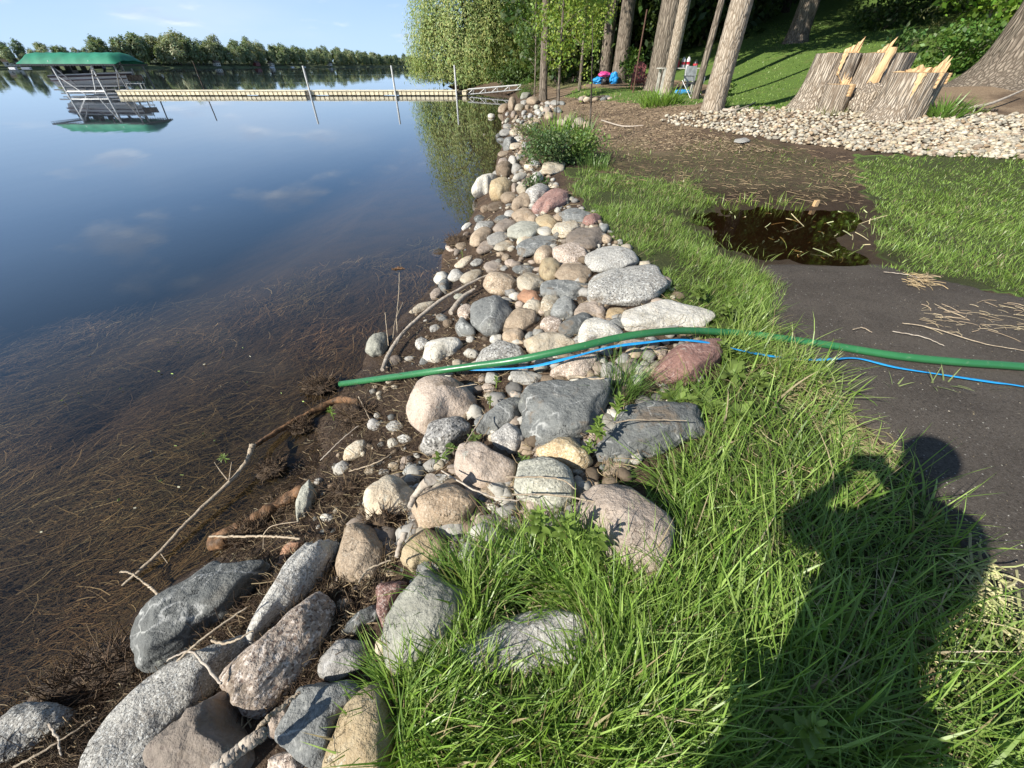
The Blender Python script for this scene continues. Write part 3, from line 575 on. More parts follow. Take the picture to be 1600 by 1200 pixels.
E = [  # simple stones: cx, cy, rx, ry, tilt, stone, shape
 (775,271,6,5,0,'gr','r'),(790,262,13,11,0,'br','r'),(801,160,6,10,0,'ta','r'),(787,168,9,6,-30,'ta','r'),(822,149,8,5,-20,'gn','r'),(833,157,9,7,0,'ta','r'),(768,179,5,4,0,'wh','r'),(757,208,3,2,0,'wh','r'),
 (840,174,5,4,0,'gr','r'),(847,169,4,4,0,'cr','r'),(855,171,5,4,0,'pk','r'),(872,171,6,4,0,'dk','a'),(858,180,7,6,0,'ta','r'),(793,197,7,4,0,'gr','r'),(791,206,9,6,0,'gr','r'),(780,210,5,4,0,'dk','r'),(783,217,6,4,0,'dk','r'),
 (796,223,12,6,-45,'bl','a'),(803,206,6,5,0,'cr','r'),(810,217,8,5,0,'wh','r'),(807,228,10,5,-10,'cr','r'),(788,240,9,5,0,'ta','r'),(787,254,9,8,0,'pk','r'),(791,268,8,9,30,'br','r'),(801,251,7,9,0,'gr','r'),(808,262,8,7,0,'gr','r'),
 (812,276,12,6,-25,'wh','r'),(839,277,9,9,0,'wh','r'),(822,286,9,7,-20,'pu','a'),(804,292,5,7,0,'pk','a'),(815,295,7,10,-30,'cr','r'),(796,309,12,9,0,'ta','r'),(807,321,7,6,0,'gr','r'),(775,322,13,7,-15,'br','r'),
 (750,341,8,6,0,'dk','a'),(784,342,11,6,-10,'dk','r'),(797,333,8,5,0,'gr','r'),(855,345,17,11,10,'yl','r'),(875,338,10,7,0,'ta','r'),(899,337,22,11,10,'bl','a'),(926,343,14,9,-20,'rd','a'),(886,356,22,12,-5,'cr','a'),(851,361,11,7,0,'wh','r'),
 (821,360,25,13,-10,'gn','r'),(820,374,14,8,-25,'cr','a'),(790,352,17,9,-15,'pu','r'),(757,354,16,9,-10,'gr','r'),(752,369,18,12,-20,'ta','r'),(779,372,18,10,-5,'gr','a'),(762,385,17,9,-15,'pk','r'),(789,384,17,8,-5,'cr','r'),
 (850,397,15,13,-20,'ta','r'),(890,396,24,17,5,'pk','a'),(860,420,16,18,15,'yl','r'),(895,427,27,15,0,'ta','r'),(831,442,20,16,0,'cr','r'),(818,421,16,7,0,'dk','a'),(771,416,14,8,0,'pu','f'),(882,480,19,17,0,'bl','a'),(859,474,15,12,-40,'cr','a'),
 (783,443,25,16,10,'ta','r'),(737,432,17,9,-15,'cr','r'),(726,409,15,6,-30,'cr','r'),(690,434,12,9,-10,'wh','r'),(694,447,8,12,0,'bl','r'),(713,430,12,9,0,'gr','r'),(662,479,20,6,-20,'cr','r'),(686,391,11,6,-10,'br','a'),
 (727,487,12,11,0,'pk','r'),(833,481,15,12,0,'cr','r'),(802,525,17,12,0,'ta','r'),(861,506,17,14,0,'pk','r'),(900,508,27,15,-25,'dk','r'),(895,421,22,11,0,'ta','r'),(965,490,17,9,0,'yl','f'),(966,505,14,9,0,'bl','r'),
 (985,537,20,8,-5,'pk','f'),(948,580,9,13,0,'gr','r'),(950,608,11,7,30,'wh','r'),(690,748,17,8,-5,'gr','r'),(643,734,13,8,-25,'bl','r'),(618,665,13,8,-10,'gr','r'),(963,733,20,12,0,'ta','f'),(838,806,28,11,0,'pk','f'),
 (745,795,13,9,0,'cr','a'),(682,800,8,8,0,'ta','a'),(610,895,7,6,0,'ta','a'),(540,945,13,10,0,'ta','a'),(562,962,10,7,0,'yl','a'),(598,1015,12,18,0,'cr','r'),(590,1045,16,8,0,'dk','a'),(438,1130,14,24,30,'pk','a'),(448,1192,26,16,0,'pk','a'),
 (905,735,14,8,0,'cr','a'),(600,738,8,5,0,'gr','r'),(578,806,6,4,0,'wh','r'),(830,655,8,5,0,'cr','a'),(905,615,0,0,0,'',''),(700,505,7,6,0,'br','r'),(735,530,6,5,0,'gr','r'),(815,560,0,0,0,'',''),(1000,505,9,6,0,'ta','r'),
 (640,560,7,4,0,'gr','r'),(660,700,6,6,0,'br','a'),(520,760,8,5,0,'br','r'),(497,752,6,5,0,'gr','r'),(540,880,7,7,0,'dk','a'),(800,760,11,7,0,'ta','a'),(770,790,9,6,0,'wh','a'),(880,745,9,6,0,'ta','a'),(745,700,7,5,0,'ta','a'),
 (1160,219,12,4,0,'gr','a'),(878,190,8,5,0,'pk','a'),(890,184,8,5,0,'ta','a'),(905,190,9,7,0,'pk','a'),(893,200,8,6,0,'cr','a'),(918,196,8,6,0,'ta','a'),(868,160,8,4,0,'gr','r'),(812,167,7,5,0,'cr','r'),(820,160,6,4,0,'gr','r'),
]
E = [e for e in E if e[2]]
rr = np.random.RandomState(5)
EC = [(e[0], e[1], max(e[2], e[3])) for e in E] + [(np.mean([p[0] for p in r[0]]), np.mean([p[1] for p in r[0]]), .42 * (max(p[0] for p in r[0]) - min(p[0] for p in r[0]))) for r in ROCKS]
def edge(tab, y): return np.interp(y, [a for a, b in tab], [b for a, b in tab])
LFT = [(160, 795), (200, 785), (230, 793), (300, 765), (330, 745), (390, 700), (430, 690), (480, 660), (560, 600), (620, 570), (700, 530), (820, 440), (900, 420)]
RGT = [(160, 885), (200, 830), (230, 820), (300, 880), (330, 930), (390, 980), (430, 1030), (480, 1090), (560, 1120), (620, 1060), (700, 1020), (820, 900), (900, 720)]
nf = 0
for _ in range(9000):   # the smaller stones packed in the gaps
    if nf >= 115: break
    y = 160 + 660 * rr.rand() ** 1.9; lo, hi = edge(LFT, y), edge(RGT, y); x = lo + (hi - lo) * rr.rand()
    s = np.interp(y, [160, 300, 500, 820], [4, 7.5, 11, 14]) * rr.uniform(.6, 1.15)
    if y > 600 and rr.rand() < .5: continue
    if any(math.hypot(x - a, (y - b) * 1.15) < .8 * (r + s) for a, b, r in EC): continue
    EC.append((x, y, s)); nf += 1
    E.append((round(x), round(y), s, s * rr.uniform(.55, .85), rr.uniform(-35, 20), ['gr', 'ta', 'cr', 'pk', 'gn', 'br', 'bl', 'wh', 'sp', 'pu', 'ta', 'gr'][rr.randint(12)], 'ra'[rr.randint(2)]))
def jac(p):
    e = .01; x0, y0 = proj(*p); J = np.zeros((2, 3))
    for i in range(3):
        q = np.array(p, float); q[i] += e; a, b = proj(*q); J[:, i] = ((a - x0) / e, (b - y0) / e)
    return J
EMB = .5
def make_rock(poly, mk, sh, idx, name='shore_stone'):
    rs = np.random.RandomState(idx * 13 + 5)
    P_ = np.array(poly, float); x, y = P_[:, 0], P_[:, 1]; x2, y2 = np.roll(x, -1), np.roll(y, -1); cr = x * y2 - x2 * y; Ar = cr.sum() / 2
    c = np.array([((x + x2) * cr).sum(), ((y + y2) * cr).sum()]) / (6 * Ar)
    q = P_ - c; x, y = q[:, 0], q[:, 1]; x2, y2 = np.roll(x, -1), np.roll(y, -1); cr = x * y2 - x2 * y
    xx = ((x * x + x * x2 + x2 * x2) * cr).sum() / 12 / Ar; yy = ((y * y + y * y2 + y2 * y2) * cr).sum() / 12 / Ar; xy = ((x * y2 + 2 * x * y + 2 * x2 * y2 + x2 * y) * cr).sum() / 24 / Ar
    S = 4 * np.array([[xx, xy], [xy, yy]])
    p = P(*c); lift = 0
    for it in range(2):
        J = jac(p); Jz = J[:, 2]; Jx = J[:, :2]; base = 1 / (Jz @ np.linalg.inv(S) @ Jz)
        wS = np.linalg.eigvalsh(S); lim_ = max(1.5, 1.25 * math.sqrt(wS[1] / wS[0])); cap_ = .85 if sh != 'f' else .5
        Ji = np.linalg.inv(Jx)
        for kap in ([.45, .55, .65, .75, .85, .93] if sh != 'f' else [.28, .4, .55, .7, .85, .93]):
            c2 = kap * base
            for _ in range(6):
                Mg = Ji @ (S - c2 * np.outer(Jz, Jz)) @ Ji.T; w, V = np.linalg.eigh(Mg); w = np.maximum(w, 1e-6)
                if c2 > cap_ ** 2 * math.sqrt(w[0] * w[1]): c2 = min(c2 * .75, c2)
            if math.sqrt(w[1] / w[0]) < lim_: break
        ab = np.sqrt(w); cc = math.sqrt(c2)
        if ab[1] > 2.3 * ab[0]: ab[1] = 2.3 * ab[0]
        ab = ab * 1.1; cc = cc * 1.1
        p = P(*c, dz=cc * EMB)
    zc = max(float(hgt(p[0], p[1])), -.05) + cc * EMB
    size = 2 * ab.max(); pix = 2 * math.sqrt(np.linalg.eigvalsh(S)[1])
    sub = 5 if pix > 135 else 4 if pix > 34 else 3 if pix > 11 else 2
    v, f = ico(sub); n = v.copy()
    pw = {'r': 2.3, 'a': 3.2, 'f': 3.6}[sh]
    hz = np.hypot(n[:, 0], n[:, 1]); r0 = (np.abs(hz) ** pw + np.abs(n[:, 2]) ** pw) ** (-1 / pw)
    r0 = r0 / np.quantile(r0, .5) * 1.02
    # photographed outline shapes the plan
    A = Jx @ V @ np.diag(ab); th = np.linspace(-math.pi, math.pi, 49)
    rho = []
    for t_ in th:
        d = A @ np.array([math.cos(t_), math.sin(t_)]); L = np.linalg.norm(d); d = d / L
        R_ = 0
        for k in range(len(q)):
            a, b = q[k], q[(k + 1) % len(q)]; e_ = b - a; dt = d[0] * e_[1] - d[1] * e_[0]
            if abs(dt) < 1e-9: continue
            s_ = (a[0] * e_[1] - a[1] * e_[0]) / dt; u_ = (a[0] * d[1] - a[1] * d[0]) / dt
            if s_ > 0 and 0 <= u_ <= 1: R_ = max(R_, s_)
        Le = 1 / math.sqrt(max(1e-9, d @ np.linalg.inv(S) @ d)); rho.append(R_ / Le if R_ else 1)
    rho = np.array(rho); rho[-1] = rho[0]; k_ = np.array([.2, .6, .2]); rho = np.convolve(np.r_[rho[-2], rho, rho[1]], k_, 'valid')
    ang = np.arctan2(n[:, 1], n[:, 0]); rp = np.interp(ang, th, np.clip(rho, .7, 1.35))
    # broken faces
    nf_ = {'r': 9, 'a': 15, 'f': 11}[sh]
    for k in range(nf_):
        m_ = rs.normal(size=3); m_[2] = abs(m_[2]) * .8; m_ /= np.linalg.norm(m_); dd = rs.uniform(.70, .93) if sh != 'r' else rs.uniform(.78, .95)
        nm = n @ m_; lim = np.where(nm > .05, dd / np.maximum(nm, .05), 9); kk = 26. if sh == 'r' else 60.
        r0 = -np.log(np.exp(-kk * r0) + np.exp(-kk * np.minimum(lim, 3))) / kk
    if sh == 'f':
        m_ = np.array([rs.normal() * .12, rs.normal() * .12, 1]); m_ /= np.linalg.norm(m_); nm = n @ m_; lim = np.where(nm > .1, .72 / np.maximum(nm, .1), 9); r0 = np.minimum(r0, lim)
    r0 = r0 * (1 + fbm(n * 1.3 + idx * 3.1, 3, 2) * (.10 if sh == 'r' else .14) + fbm(n * 5 + idx, 3, 4) * (.032 if sh == 'r' else .045))
    if sub >= 4: r0 = r0 * (1 + fbm(n * 16 + idx, 3, 6) * .013)
    w_ = n * r0[:, None]; w_[:, :2] *= rp[:, None]; w_ = w_ * np.array([ab[0], ab[1], cc])
    if np.linalg.det(V) < 0: V[:, 0] *= -1; w_[:, 0] *= -1
    w_[:, :2] = w_[:, :2] @ V.T
    pb = np.array([P_.min(0), P_.max(0)]); x_, y_ = float(p[0]), float(p[1])
    for it in range(8):      # fit the visible bulk to the photographed outline
        g0 = max(ground(x_, y_), 0.); W3 = w_ + [x_, y_, g0 + (zc - max(float(hgt(p[0], p[1])), -.05))]; vis = W3[:, 2] > g0 + .003
        qx, qy = proj(W3[vis, 0], W3[vis, 1], W3[vis, 2]); mb_ = np.array([[qx.min(), qy.min()], [qx.max(), qy.max()]])
        k_ = np.clip((pb[1] - pb[0]) / (mb_[1] - mb_[0] + 1e-6), .85, 1.2); km = float(k_.mean()); w_ = w_ * [.6 * k_[0] + .4 * km, .6 * k_[1] + .4 * km, km ** .6]; Jx = jac((x_, y_, g0 + .05))[:, :2]
        dlt = np.linalg.inv(Jx) @ (pb.mean(0) - mb_.mean(0)); dlt *= min(1, .5 * size / (np.linalg.norm(dlt) + 1e-9)); x_ += dlt[0] * .8; y_ += dlt[1] * .8
    grow_ = 1.12 if idx < 200 else 1.15; w_ = w_ * [grow_, grow_, 1]
    zc = max(ground(x_, y_), -.05) + (zc - max(float(hgt(p[0], p[1])), -.05)); p = np.array([x_, y_, 0])
    mb = MB(); mb.add(w_, f)
    o = mb.build(name, RM[mk], None, True, (p[0], p[1], zc))
    # outward normals
    me = o.data; fz = me.polygons[0]
    if fz.normal.dot(fz.center) < 0: me.flip_normals()
    return o, c, size
def ell(cx, cy, rx, ry, tilt, rs):
    a = np.linspace(0, 2 * math.pi, 9)[:-1] + rs.uniform(0, .7); k = 1 + rs.uniform(-.1, .1, 8); t_ = math.radians(tilt)
    x = np.cos(a) * rx * k; y = np.sin(a) * ry * k; return [(cx + x[i] * math.cos(t_) - y[i] * math.sin(t_), cy + x[i] * math.sin(t_) + y[i] * math.cos(t_)) for i in range(8)]
heroes = []; ROCKOBJ = []
for i, (poly, mk, sh, lab, ph) in enumerate(ROCKS):
    o, c, s = make_rock(poly, mk, sh, i + 1); tag(o, lab, 'stone', 'stones of the shore bank'); ROCKOBJ.append((o, c, s))
    if ph: heroes.append((c, ph))
LM = heroes + [((845, 120), 'shore tree trunk'), ((870, 225), 'leafy bush'), ((660, 500), 'driftwood stick'), ((620, 460), 'dry stalk with a seed head'), ((925, 672), 'serrated green sprout'), ((865, 190), 'iris leaves'), ((790, 145), 'end of the gangway')]
seen = {}
def where(dx, dy):
    v_ = 'behind' if dy < 0 else 'in front of'; h_ = 'left of' if dx < 0 else 'right of'
    if abs(dx) > 2.2 * abs(dy): return 'just ' + h_
    if abs(dy) > 2.2 * abs(dx): return 'just ' + v_
    return ('behind and ' if dy < 0 else 'in front and ') + h_
for i, e in enumerate(E):
    rs = np.random.RandomState(900 + i); o, c, s = make_rock(ell(*e[:5], rs), e[5], e[6], 200 + i)
    size = 'tiny' if s < .09 else 'small' if s < .2 else 'medium' if s < .34 else 'large'
    shp = {'r': 'rounded', 'a': 'angular', 'f': 'flat'}[e[6]]
    order = sorted(LM, key=lambda h: math.hypot(h[0][0] - c[0], h[0][1] - c[1]))
    lab = None
    for h in order[:5]:
        l = f"{size} {shp} {CNAME[e[5]]} stone {where(c[0]-h[0][0], c[1]-h[0][1])} the {h[1]}"
        if l not in seen and len(l.split()) <= 16: lab = l; break
    if not lab: lab = f"{size} {shp} {CNAME[e[5]]} stone between the {order[0][1].split(' ')[-1]} and the {order[1][1]}"[:150]
    seen[lab] = 1; tag(o, lab, 'stone', 'stones of the shore bank'); ROCKOBJ.append((o, c, s))
print('rocks', len(ROCKOBJ), 'fill', nf)
# height of the stone pile, for things that lie on it
ZT = {}
def pile(x, y, r=.06):
    z = ground(x, y)
    for o, c, s in ROCKOBJ:
        d = math.hypot(o.location.x - x, o.location.y - y)
        if d < s * .55 + r:
            me = o.data; n = len(me.vertices)
            if o.name not in ZT:
                a = np.empty(n * 3, np.float32); me.vertices.foreach_get('co', a); ZT[o.name] = a.reshape(-1, 3) + np.array(o.location[:])
            a = ZT[o.name]; k = np.hypot(a[:, 0] - x, a[:, 1] - y) < max(r, s * .09)
            if k.any(): z = max(z, float(a[k, 2].max()))
    return z
# pebbles and grit filling the bank: countless
def pebbles(name, n, samp, smin, smax, mats, label, cat, flat=.6, sub=1):
    v, f = ico(sub); mbs = MB()
    rs = np.random.RandomState(len(name) * 7)
    pts = samp(rs, n); base = [ROCKC[m][0] for m in mats]
    for p in pts:
        s = rs.uniform(smin, smax); sc = np.array([1, rs.uniform(.6, 1), rs.uniform(.4, .75) * (flat / .6)]) * s
        a = rs.uniform(0, 6.28); w = v * (1 + rs.uniform(-.22, .22, (len(v), 1))) * sc
        w = w @ np.array([[math.cos(a), math.sin(a), 0], [-math.sin(a), math.cos(a), 0], [0, 0, 1]])
        b = np.array(base[rs.randint(len(base))]) * rs.uniform(.4, 1.0)
        mbs.add(w + p + [0, 0, sc[2] * .3], f, np.clip(b, 0, .7))
    o = mbs.build(name, M['pebble'], None, True); return tag(o, label, cat, None, 'stuff')
t = NT('pebble_stone'); v = t.coord(False); a = t.n('ShaderNodeAttribute', attribute_name='col'); c = t.mix(t.ramp(t.noise(v, 60, 3), .4, .7, 0, .5), a.outputs[0], t.mix(1., a.outputs[0], (.5, .48, .45), 'MULTIPLY')); M['pebble'] = t.done(t.bsdf(c, .85, t.bump(t.noise(v, 90, 3), .4, .004), .25))
def samp_px(fn, zo=0.):
    def s(rs, n):
        q = np.array([fn(rs) for _ in range(n)]); return PM(q[:, 0], q[:, 1]) + [0, 0, zo]
    return s
def band(rs):
    y = 165 + 760 * rs.rand() ** 1.3; lo, hi = edge(LFT, y), edge(RGT, y); return lo + (hi - lo) * rs.rand(), y
pebbles('shore_pebbles', 1100, samp_px(band), .008, .03, ['gr', 'ta', 'cr', 'pk', 'br', 'br', 'dk'], 'small pebbles scattered between the shore stones', 'pebbles')
bandr = lambda rs: (lambda y: (edge(LFT, y) + (edge(RGT, y) - edge(LFT, y)) * rs.uniform(.25, 1), y))(165 + 700 * rs.rand() ** 1.3)
pebbles('stone_rubble', 950, samp_px(bandr), .025, .062, ['gr', 'ta', 'cr', 'pk', 'br', 'sp', 'wh'], 'broken rubble filling the gaps between the larger stones', 'rubble', sub=2)
# ------------------------------------------------------------------ blades: vectorised strips
def blades(mb, pos, L, wid, az, lean, curl, colb, colt, seg=3):
    """pos Nx3, L length, wid width, az direction of lean, lean start angle from upright, curl added bend"""
    n = len(pos); V = []; C = []
    dx, dy = np.cos(az), np.sin(az); sxn, syn = -dy, dx
    p = pos.copy(); tw = R0.uniform(-.9, .9, n)
    for k in range(seg + 1):
        t_ = k / seg; w = wid * (1 - t_) ** .6 * (1 if k < seg else .0) * (1 if k else .8)
        ax_ = np.stack([sxn * np.cos(tw) + dx * np.sin(tw), syn * np.cos(tw) + dy * np.sin(tw), 0 * tw], 1)
        V.append(p - ax_ * w[:, None] / 2)
        if k < seg: V.append(p + ax_ * w[:, None] / 2)
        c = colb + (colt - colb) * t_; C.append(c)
        if k < seg: C.append(c)
        an = lean + curl * (t_ + .5 / seg); st = L / seg
        p = p + np.stack([dx * np.sin(an) * st, dy * np.sin(an) * st, np.cos(an) * st], 1)
    m = 2 * seg + 1
    V = np.stack(V, 1).reshape(-1, 3); C = np.stack(C, 1).reshape(-1, 3)
    b = np.arange(n)[:, None] * m
    q = np.concatenate([b + np.array([2 * k, 2 * k + 1, 2 * k + 3, 2 * k + 2]) for k in range(seg - 1)]) if seg > 1 else None
    if q is not None: mb.f.append(q + mb.n)
    mb.f.append(b + np.array([2 * seg - 2, 2 * seg - 1, 2 * seg]) + mb.n)
    mb.v.append(V); mb.c.append(C); mb.n += len(V)
GC = np.array([(.17, .28, .045), (.22, .34, .06), (.12, .21, .035), (.30, .41, .11), (.20, .28, .06)])
DC = np.array([(.34, .27, .15), (.28, .22, .12), (.4, .33, .2)])
def polar(n, r0, r1, a0, a1, rs):
    r = r0 * (r1 / r0) ** rs.rand(n); a = rs.uniform(a0, a1, n); return r * np.sin(a), r * np.cos(a)
def keep_off_rocks(x, y, k=.36):
    ok = np.ones(len(x), bool)
    for o, c, s in ROCKOBJ:
        if s < .1 or 'under the tall grass' in o['label']: continue
        ok &= np.hypot(x - o.location.x, y - o.location.y) > s * k
    return ok
def grow(name, n, zone, r0, r1, a0, a1, hl, wid, seg, label, dead=.05, lean=(.1, .7), clump=1.2, soft=18, rocks=True, thresh=-.5, seed=1, light=1., extra=None):
    rs = np.random.RandomState(seed); x, y = polar(n, r0, r1, a0, a1, rs)
    X_, Y_ = x, y; z = hgt(x, y); px, py = proj(x, y, z)
    jx, jy = px + fbm2(x, y, 3, 3, 3) * soft, py + fbm2(x, y, 3, 3, 7) * soft * .6
    ok = inpoly(jx, jy, zone) & (y * CP - (z - CAMZ) * SP > .05)
    if extra is not None: ok |= extra(x, y)
    cl = fbm2(x, y, clump, 3, 13) + rs.uniform(-.25, .25, n); ok &= cl > thresh
    if rocks: ok &= keep_off_rocks(x, y)
    x, y, z, cl = x[ok], y[ok], z[ok], cl[ok]; n = len(x); r = np.hypot(x, y)
    tall = fbm2(x, y, 2.2, 2, 19); L = rs.uniform(*hl, n) * (1 + .45 * tall) * (.75 + .5 * rs.rand(n))
    az = .8 + fbm2(x, y, 1.9, 3, 23) * 4 + rs.normal(0, 1.3, n)
    cb = GC[rs.randint(len(GC), size=n)] * rs.uniform(.7, 1.25, n)[:, None] * light
    dm = rs.rand(n) < dead * (1 + 2 * sst(.1, .5, fbm2(x, y, 1.9, 3, 29))); cb[dm] = DC[rs.randint(3, size=dm.sum())]
    mb = MB(); blades(mb, np.stack([x, y, z - .01], 1), L, wid * rs.choice([.6, .8, 1, 1.7], n, p=[.3, .35, .25, .1]) * np.maximum(1, r / 5), az, rs.uniform(*lean, n), rs.uniform(.1, 1.6, n), cb * .6, cb * 1.2, seg)  # natural base-to-tip tone, pushed darker below to paint shade between blades
    print(name, n); o = mb.build(name, M['grass']); return tag(o, label, 'grass', None, 'stuff')
under = lambda x, y: (y < .32) & (x > -.3 - .2 * y) & (x < 1.9) & (y > -2)
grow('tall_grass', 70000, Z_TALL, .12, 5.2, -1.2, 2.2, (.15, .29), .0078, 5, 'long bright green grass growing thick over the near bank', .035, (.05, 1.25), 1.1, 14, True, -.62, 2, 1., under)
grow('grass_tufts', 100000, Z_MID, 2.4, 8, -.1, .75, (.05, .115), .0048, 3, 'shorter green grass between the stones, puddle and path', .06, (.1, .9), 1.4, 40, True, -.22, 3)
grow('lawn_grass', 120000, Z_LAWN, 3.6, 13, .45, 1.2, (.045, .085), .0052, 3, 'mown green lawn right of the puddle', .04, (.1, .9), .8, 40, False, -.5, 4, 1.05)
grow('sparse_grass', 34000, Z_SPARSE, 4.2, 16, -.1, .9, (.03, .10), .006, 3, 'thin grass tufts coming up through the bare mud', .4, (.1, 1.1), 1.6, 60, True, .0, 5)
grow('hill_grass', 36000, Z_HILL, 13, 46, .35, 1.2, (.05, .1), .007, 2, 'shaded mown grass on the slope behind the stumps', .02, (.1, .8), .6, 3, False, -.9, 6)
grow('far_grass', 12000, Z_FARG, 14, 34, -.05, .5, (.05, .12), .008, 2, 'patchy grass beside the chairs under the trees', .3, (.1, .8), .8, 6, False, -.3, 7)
# straw, twigs and dead reeds
def litter(name, n, fn, L, wid, cols, label, cat, seed, zo=.008, mat='straw', seg=3, dirn=None, pilez=False, curlr=.5, tilt=.12):
    rs = np.random.RandomState(seed); q = np.array([fn(rs) for _ in range(n)]); p = PM(q[:, 0], q[:, 1])
    r = np.linalg.norm(p - [0, 0, 2], axis=1); az = rs.uniform(0, 6.28, n) if dirn is None else rs.normal(dirn[0], dirn[1], n)
    ln = rs.uniform(*L, n); mb = MB(); cols = np.array(cols); c = cols[rs.randint(len(cols), size=n)] * rs.uniform(.6, 1.25, n)[:, None]
    cu = rs.normal(0, curlr, n); w = wid * rs.uniform(.6, 1.5, n) * np.maximum(1, r / 4); pts = []
    el = rs.normal(0, tilt, n)
    P0 = p + np.stack([0 * w, 0 * w, zo + rs.rand(n) * .02], 1)
    for k in range(seg + 1):
        pts.append(P0); a = az + cu * k; P0 = P0 + np.stack([np.cos(a), np.sin(a), np.sin(el - .1 * k)], 1) * (ln / seg)[:, None]
    V = []
    for k in range(seg + 1):
        a = az + cu * k; s = np.stack([-np.sin(a), np.cos(a), 0 * a], 1) * w[:, None] / 2; u = np.array([0, 0, 1.]) * w[:, None] * .6
        V += [pts[k] - s, pts[k] + s, pts[k] + u]
    m = 3 * (seg + 1); V = np.stack(V, 1).reshape(-1, 3); b = np.arange(n)[:, None] * m; f = []
    for k in range(seg):
        i = 3 * k; f += [b + np.array([i + 1, i + 4, i + 5, i + 2]), b + np.array([i + 2, i + 5, i + 3, i])]
    mb.f.append(np.concatenate(f)); mb.v.append(V); mb.c.append(np.repeat(c, m, 0)); mb.n = len(V)
    return tag(mb.build(name, M[mat]), label, cat, None, 'stuff')
def inb(x0, y0, x1, y1): return lambda rs: (rs.uniform(x0, x1), rs.uniform(y0, y1))
def inpol(poly):
    xs = [p[0] for p in poly]; ys = [p[1] for p in poly]
    def f(rs):
        while True:
            x, y = rs.uniform(min(xs), max(xs)), rs.uniform(min(ys), max(ys))
            if inpoly(np.array([x]), np.array([y]), poly)[0]: return x, y
    return f
MUCK = [(690, 400), (800, 400), (760, 520), (640, 570), (660, 700), (560, 830), (560, 1000), (430, 1100), (200, 1200), (0, 1200), (0, 1110), (210, 1030), (330, 880), (470, 720), (540, 600), (600, 560)]
BRN = [(.10, .065, .04), (.05, .034, .024), (.17, .12, .075), (.07, .045, .03)]
litter('mud_roots_litter', 13000, inpol(MUCK), (.02, .09), .0017, BRN, 'dark tangle of washed-up roots and rotten weed along the waterline', 'weed debris', 21, .004, curlr=.9, tilt=.45)
litter('straw_litter', 2600, band, (.03, .14), .0028, [(.36, .28, .17), (.26, .19, .11), (.16, .11, .07)], 'dry straw and twigs lying between the shore stones', 'straw', 22, .02, curlr=.25, tilt=.3)
litter('shore_debris', 4200, inpol([(690, 400), (830, 400), (800, 520), (760, 640), (700, 760), (620, 900), (560, 1000), (430, 1100), (200, 1200), (0, 1200), (0, 1110), (210, 1030), (330, 880), (470, 720), (540, 600), (600, 560), (660, 480)]), (.015, .07), .0035, [(.28, .21, .13), (.15, .105, .065), (.07, .05, .035), (.36, .3, .2), (.05, .035, .025)], 'bark crumbs and broken straw washed up on the dark mud', 'debris', 31, .006, curlr=.4, tilt=.3)
litter('mud_straw', 1900, inpol([(880, 165), (1020, 185), (1340, 250), (1350, 320), (1100, 320), (960, 290), (900, 230)]), (.03, .16), .003, [(.30, .22, .13), (.19, .13, .08), (.10, .07, .045)], 'dead stalks and straw strewn on the bare mud', 'straw', 23, .006, curlr=.2)
litter('puddle_reeds', 46, inpol([(1110, 330), (1370, 330), (1360, 405), (1200, 405)]), (.06, .22), .006, [(.4, .42, .22), (.5, .42, .25)], 'pale grass stems lying in the puddle', 'grass stems', 24, .0, curlr=.2, tilt=.5)
litter('path_straw_clump', 90, inb(1410, 437, 1452, 455), (.05, .16), .003, [(.5, .36, .2), (.42, .32, .2)], 'small clump of straw at the far part of the asphalt', 'straw', 25, .035, dirn=(.2, .5))
litter('path_straw_scatter', 85, inb(1420, 480, 1600, 528), (.04, .2), .003, [(.5, .4, .26), (.4, .3, .2)], 'straw scattered on the asphalt behind the green hose', 'straw', 26, .035, dirn=(-.2, .5))
litter('path_edge_straw', 700, inpol([(1190, 540), (1300, 600), (1330, 660), (1420, 720), (1380, 730), (1260, 670), (1200, 600)]), (.04, .12), .003, [(.36, .30, .17), (.28, .25, .12), (.2, .25, .08)], 'dry trampled grass at the edge of the asphalt', 'straw', 27, .01, tilt=.3)
litter('path_edge_reeds', 120, inpol([(1490, 880), (1560, 900), (1570, 960), (1600, 1010), (1560, 1010), (1500, 940)]), (.05, .14), .006, [(.5, .46, .25), (.4, .42, .18)], 'pale broken grass blades at the lower edge of the asphalt', 'straw', 28, .03, tilt=.3)
litter('chip_litter', 4200, inpol([(880, 150), (1100, 168), (1020, 190), (1240, 240), (960, 235), (900, 200)]), (.02, .09), .005, [(.32, .245, .16), (.2, .14, .09), (.11, .08, .055)], 'wood chips and twigs on the ground under the trees', 'wood chips', 29, .005)
litter('thatch', 1300, inpol([(640, 1190), (640, 1050), (760, 900), (900, 860), (1050, 860), (1040, 790), (1080, 660), (1140, 580), (1240, 580), (1330, 680), (1420, 760), (1500, 900), (1500, 1190)]), (.04, .15), .0035, [(.36, .29, .16), (.24, .18, .1), (.4, .35, .2)], 'dead matted straw between the long grass blades', 'thatch', 30, .03, tilt=.35)
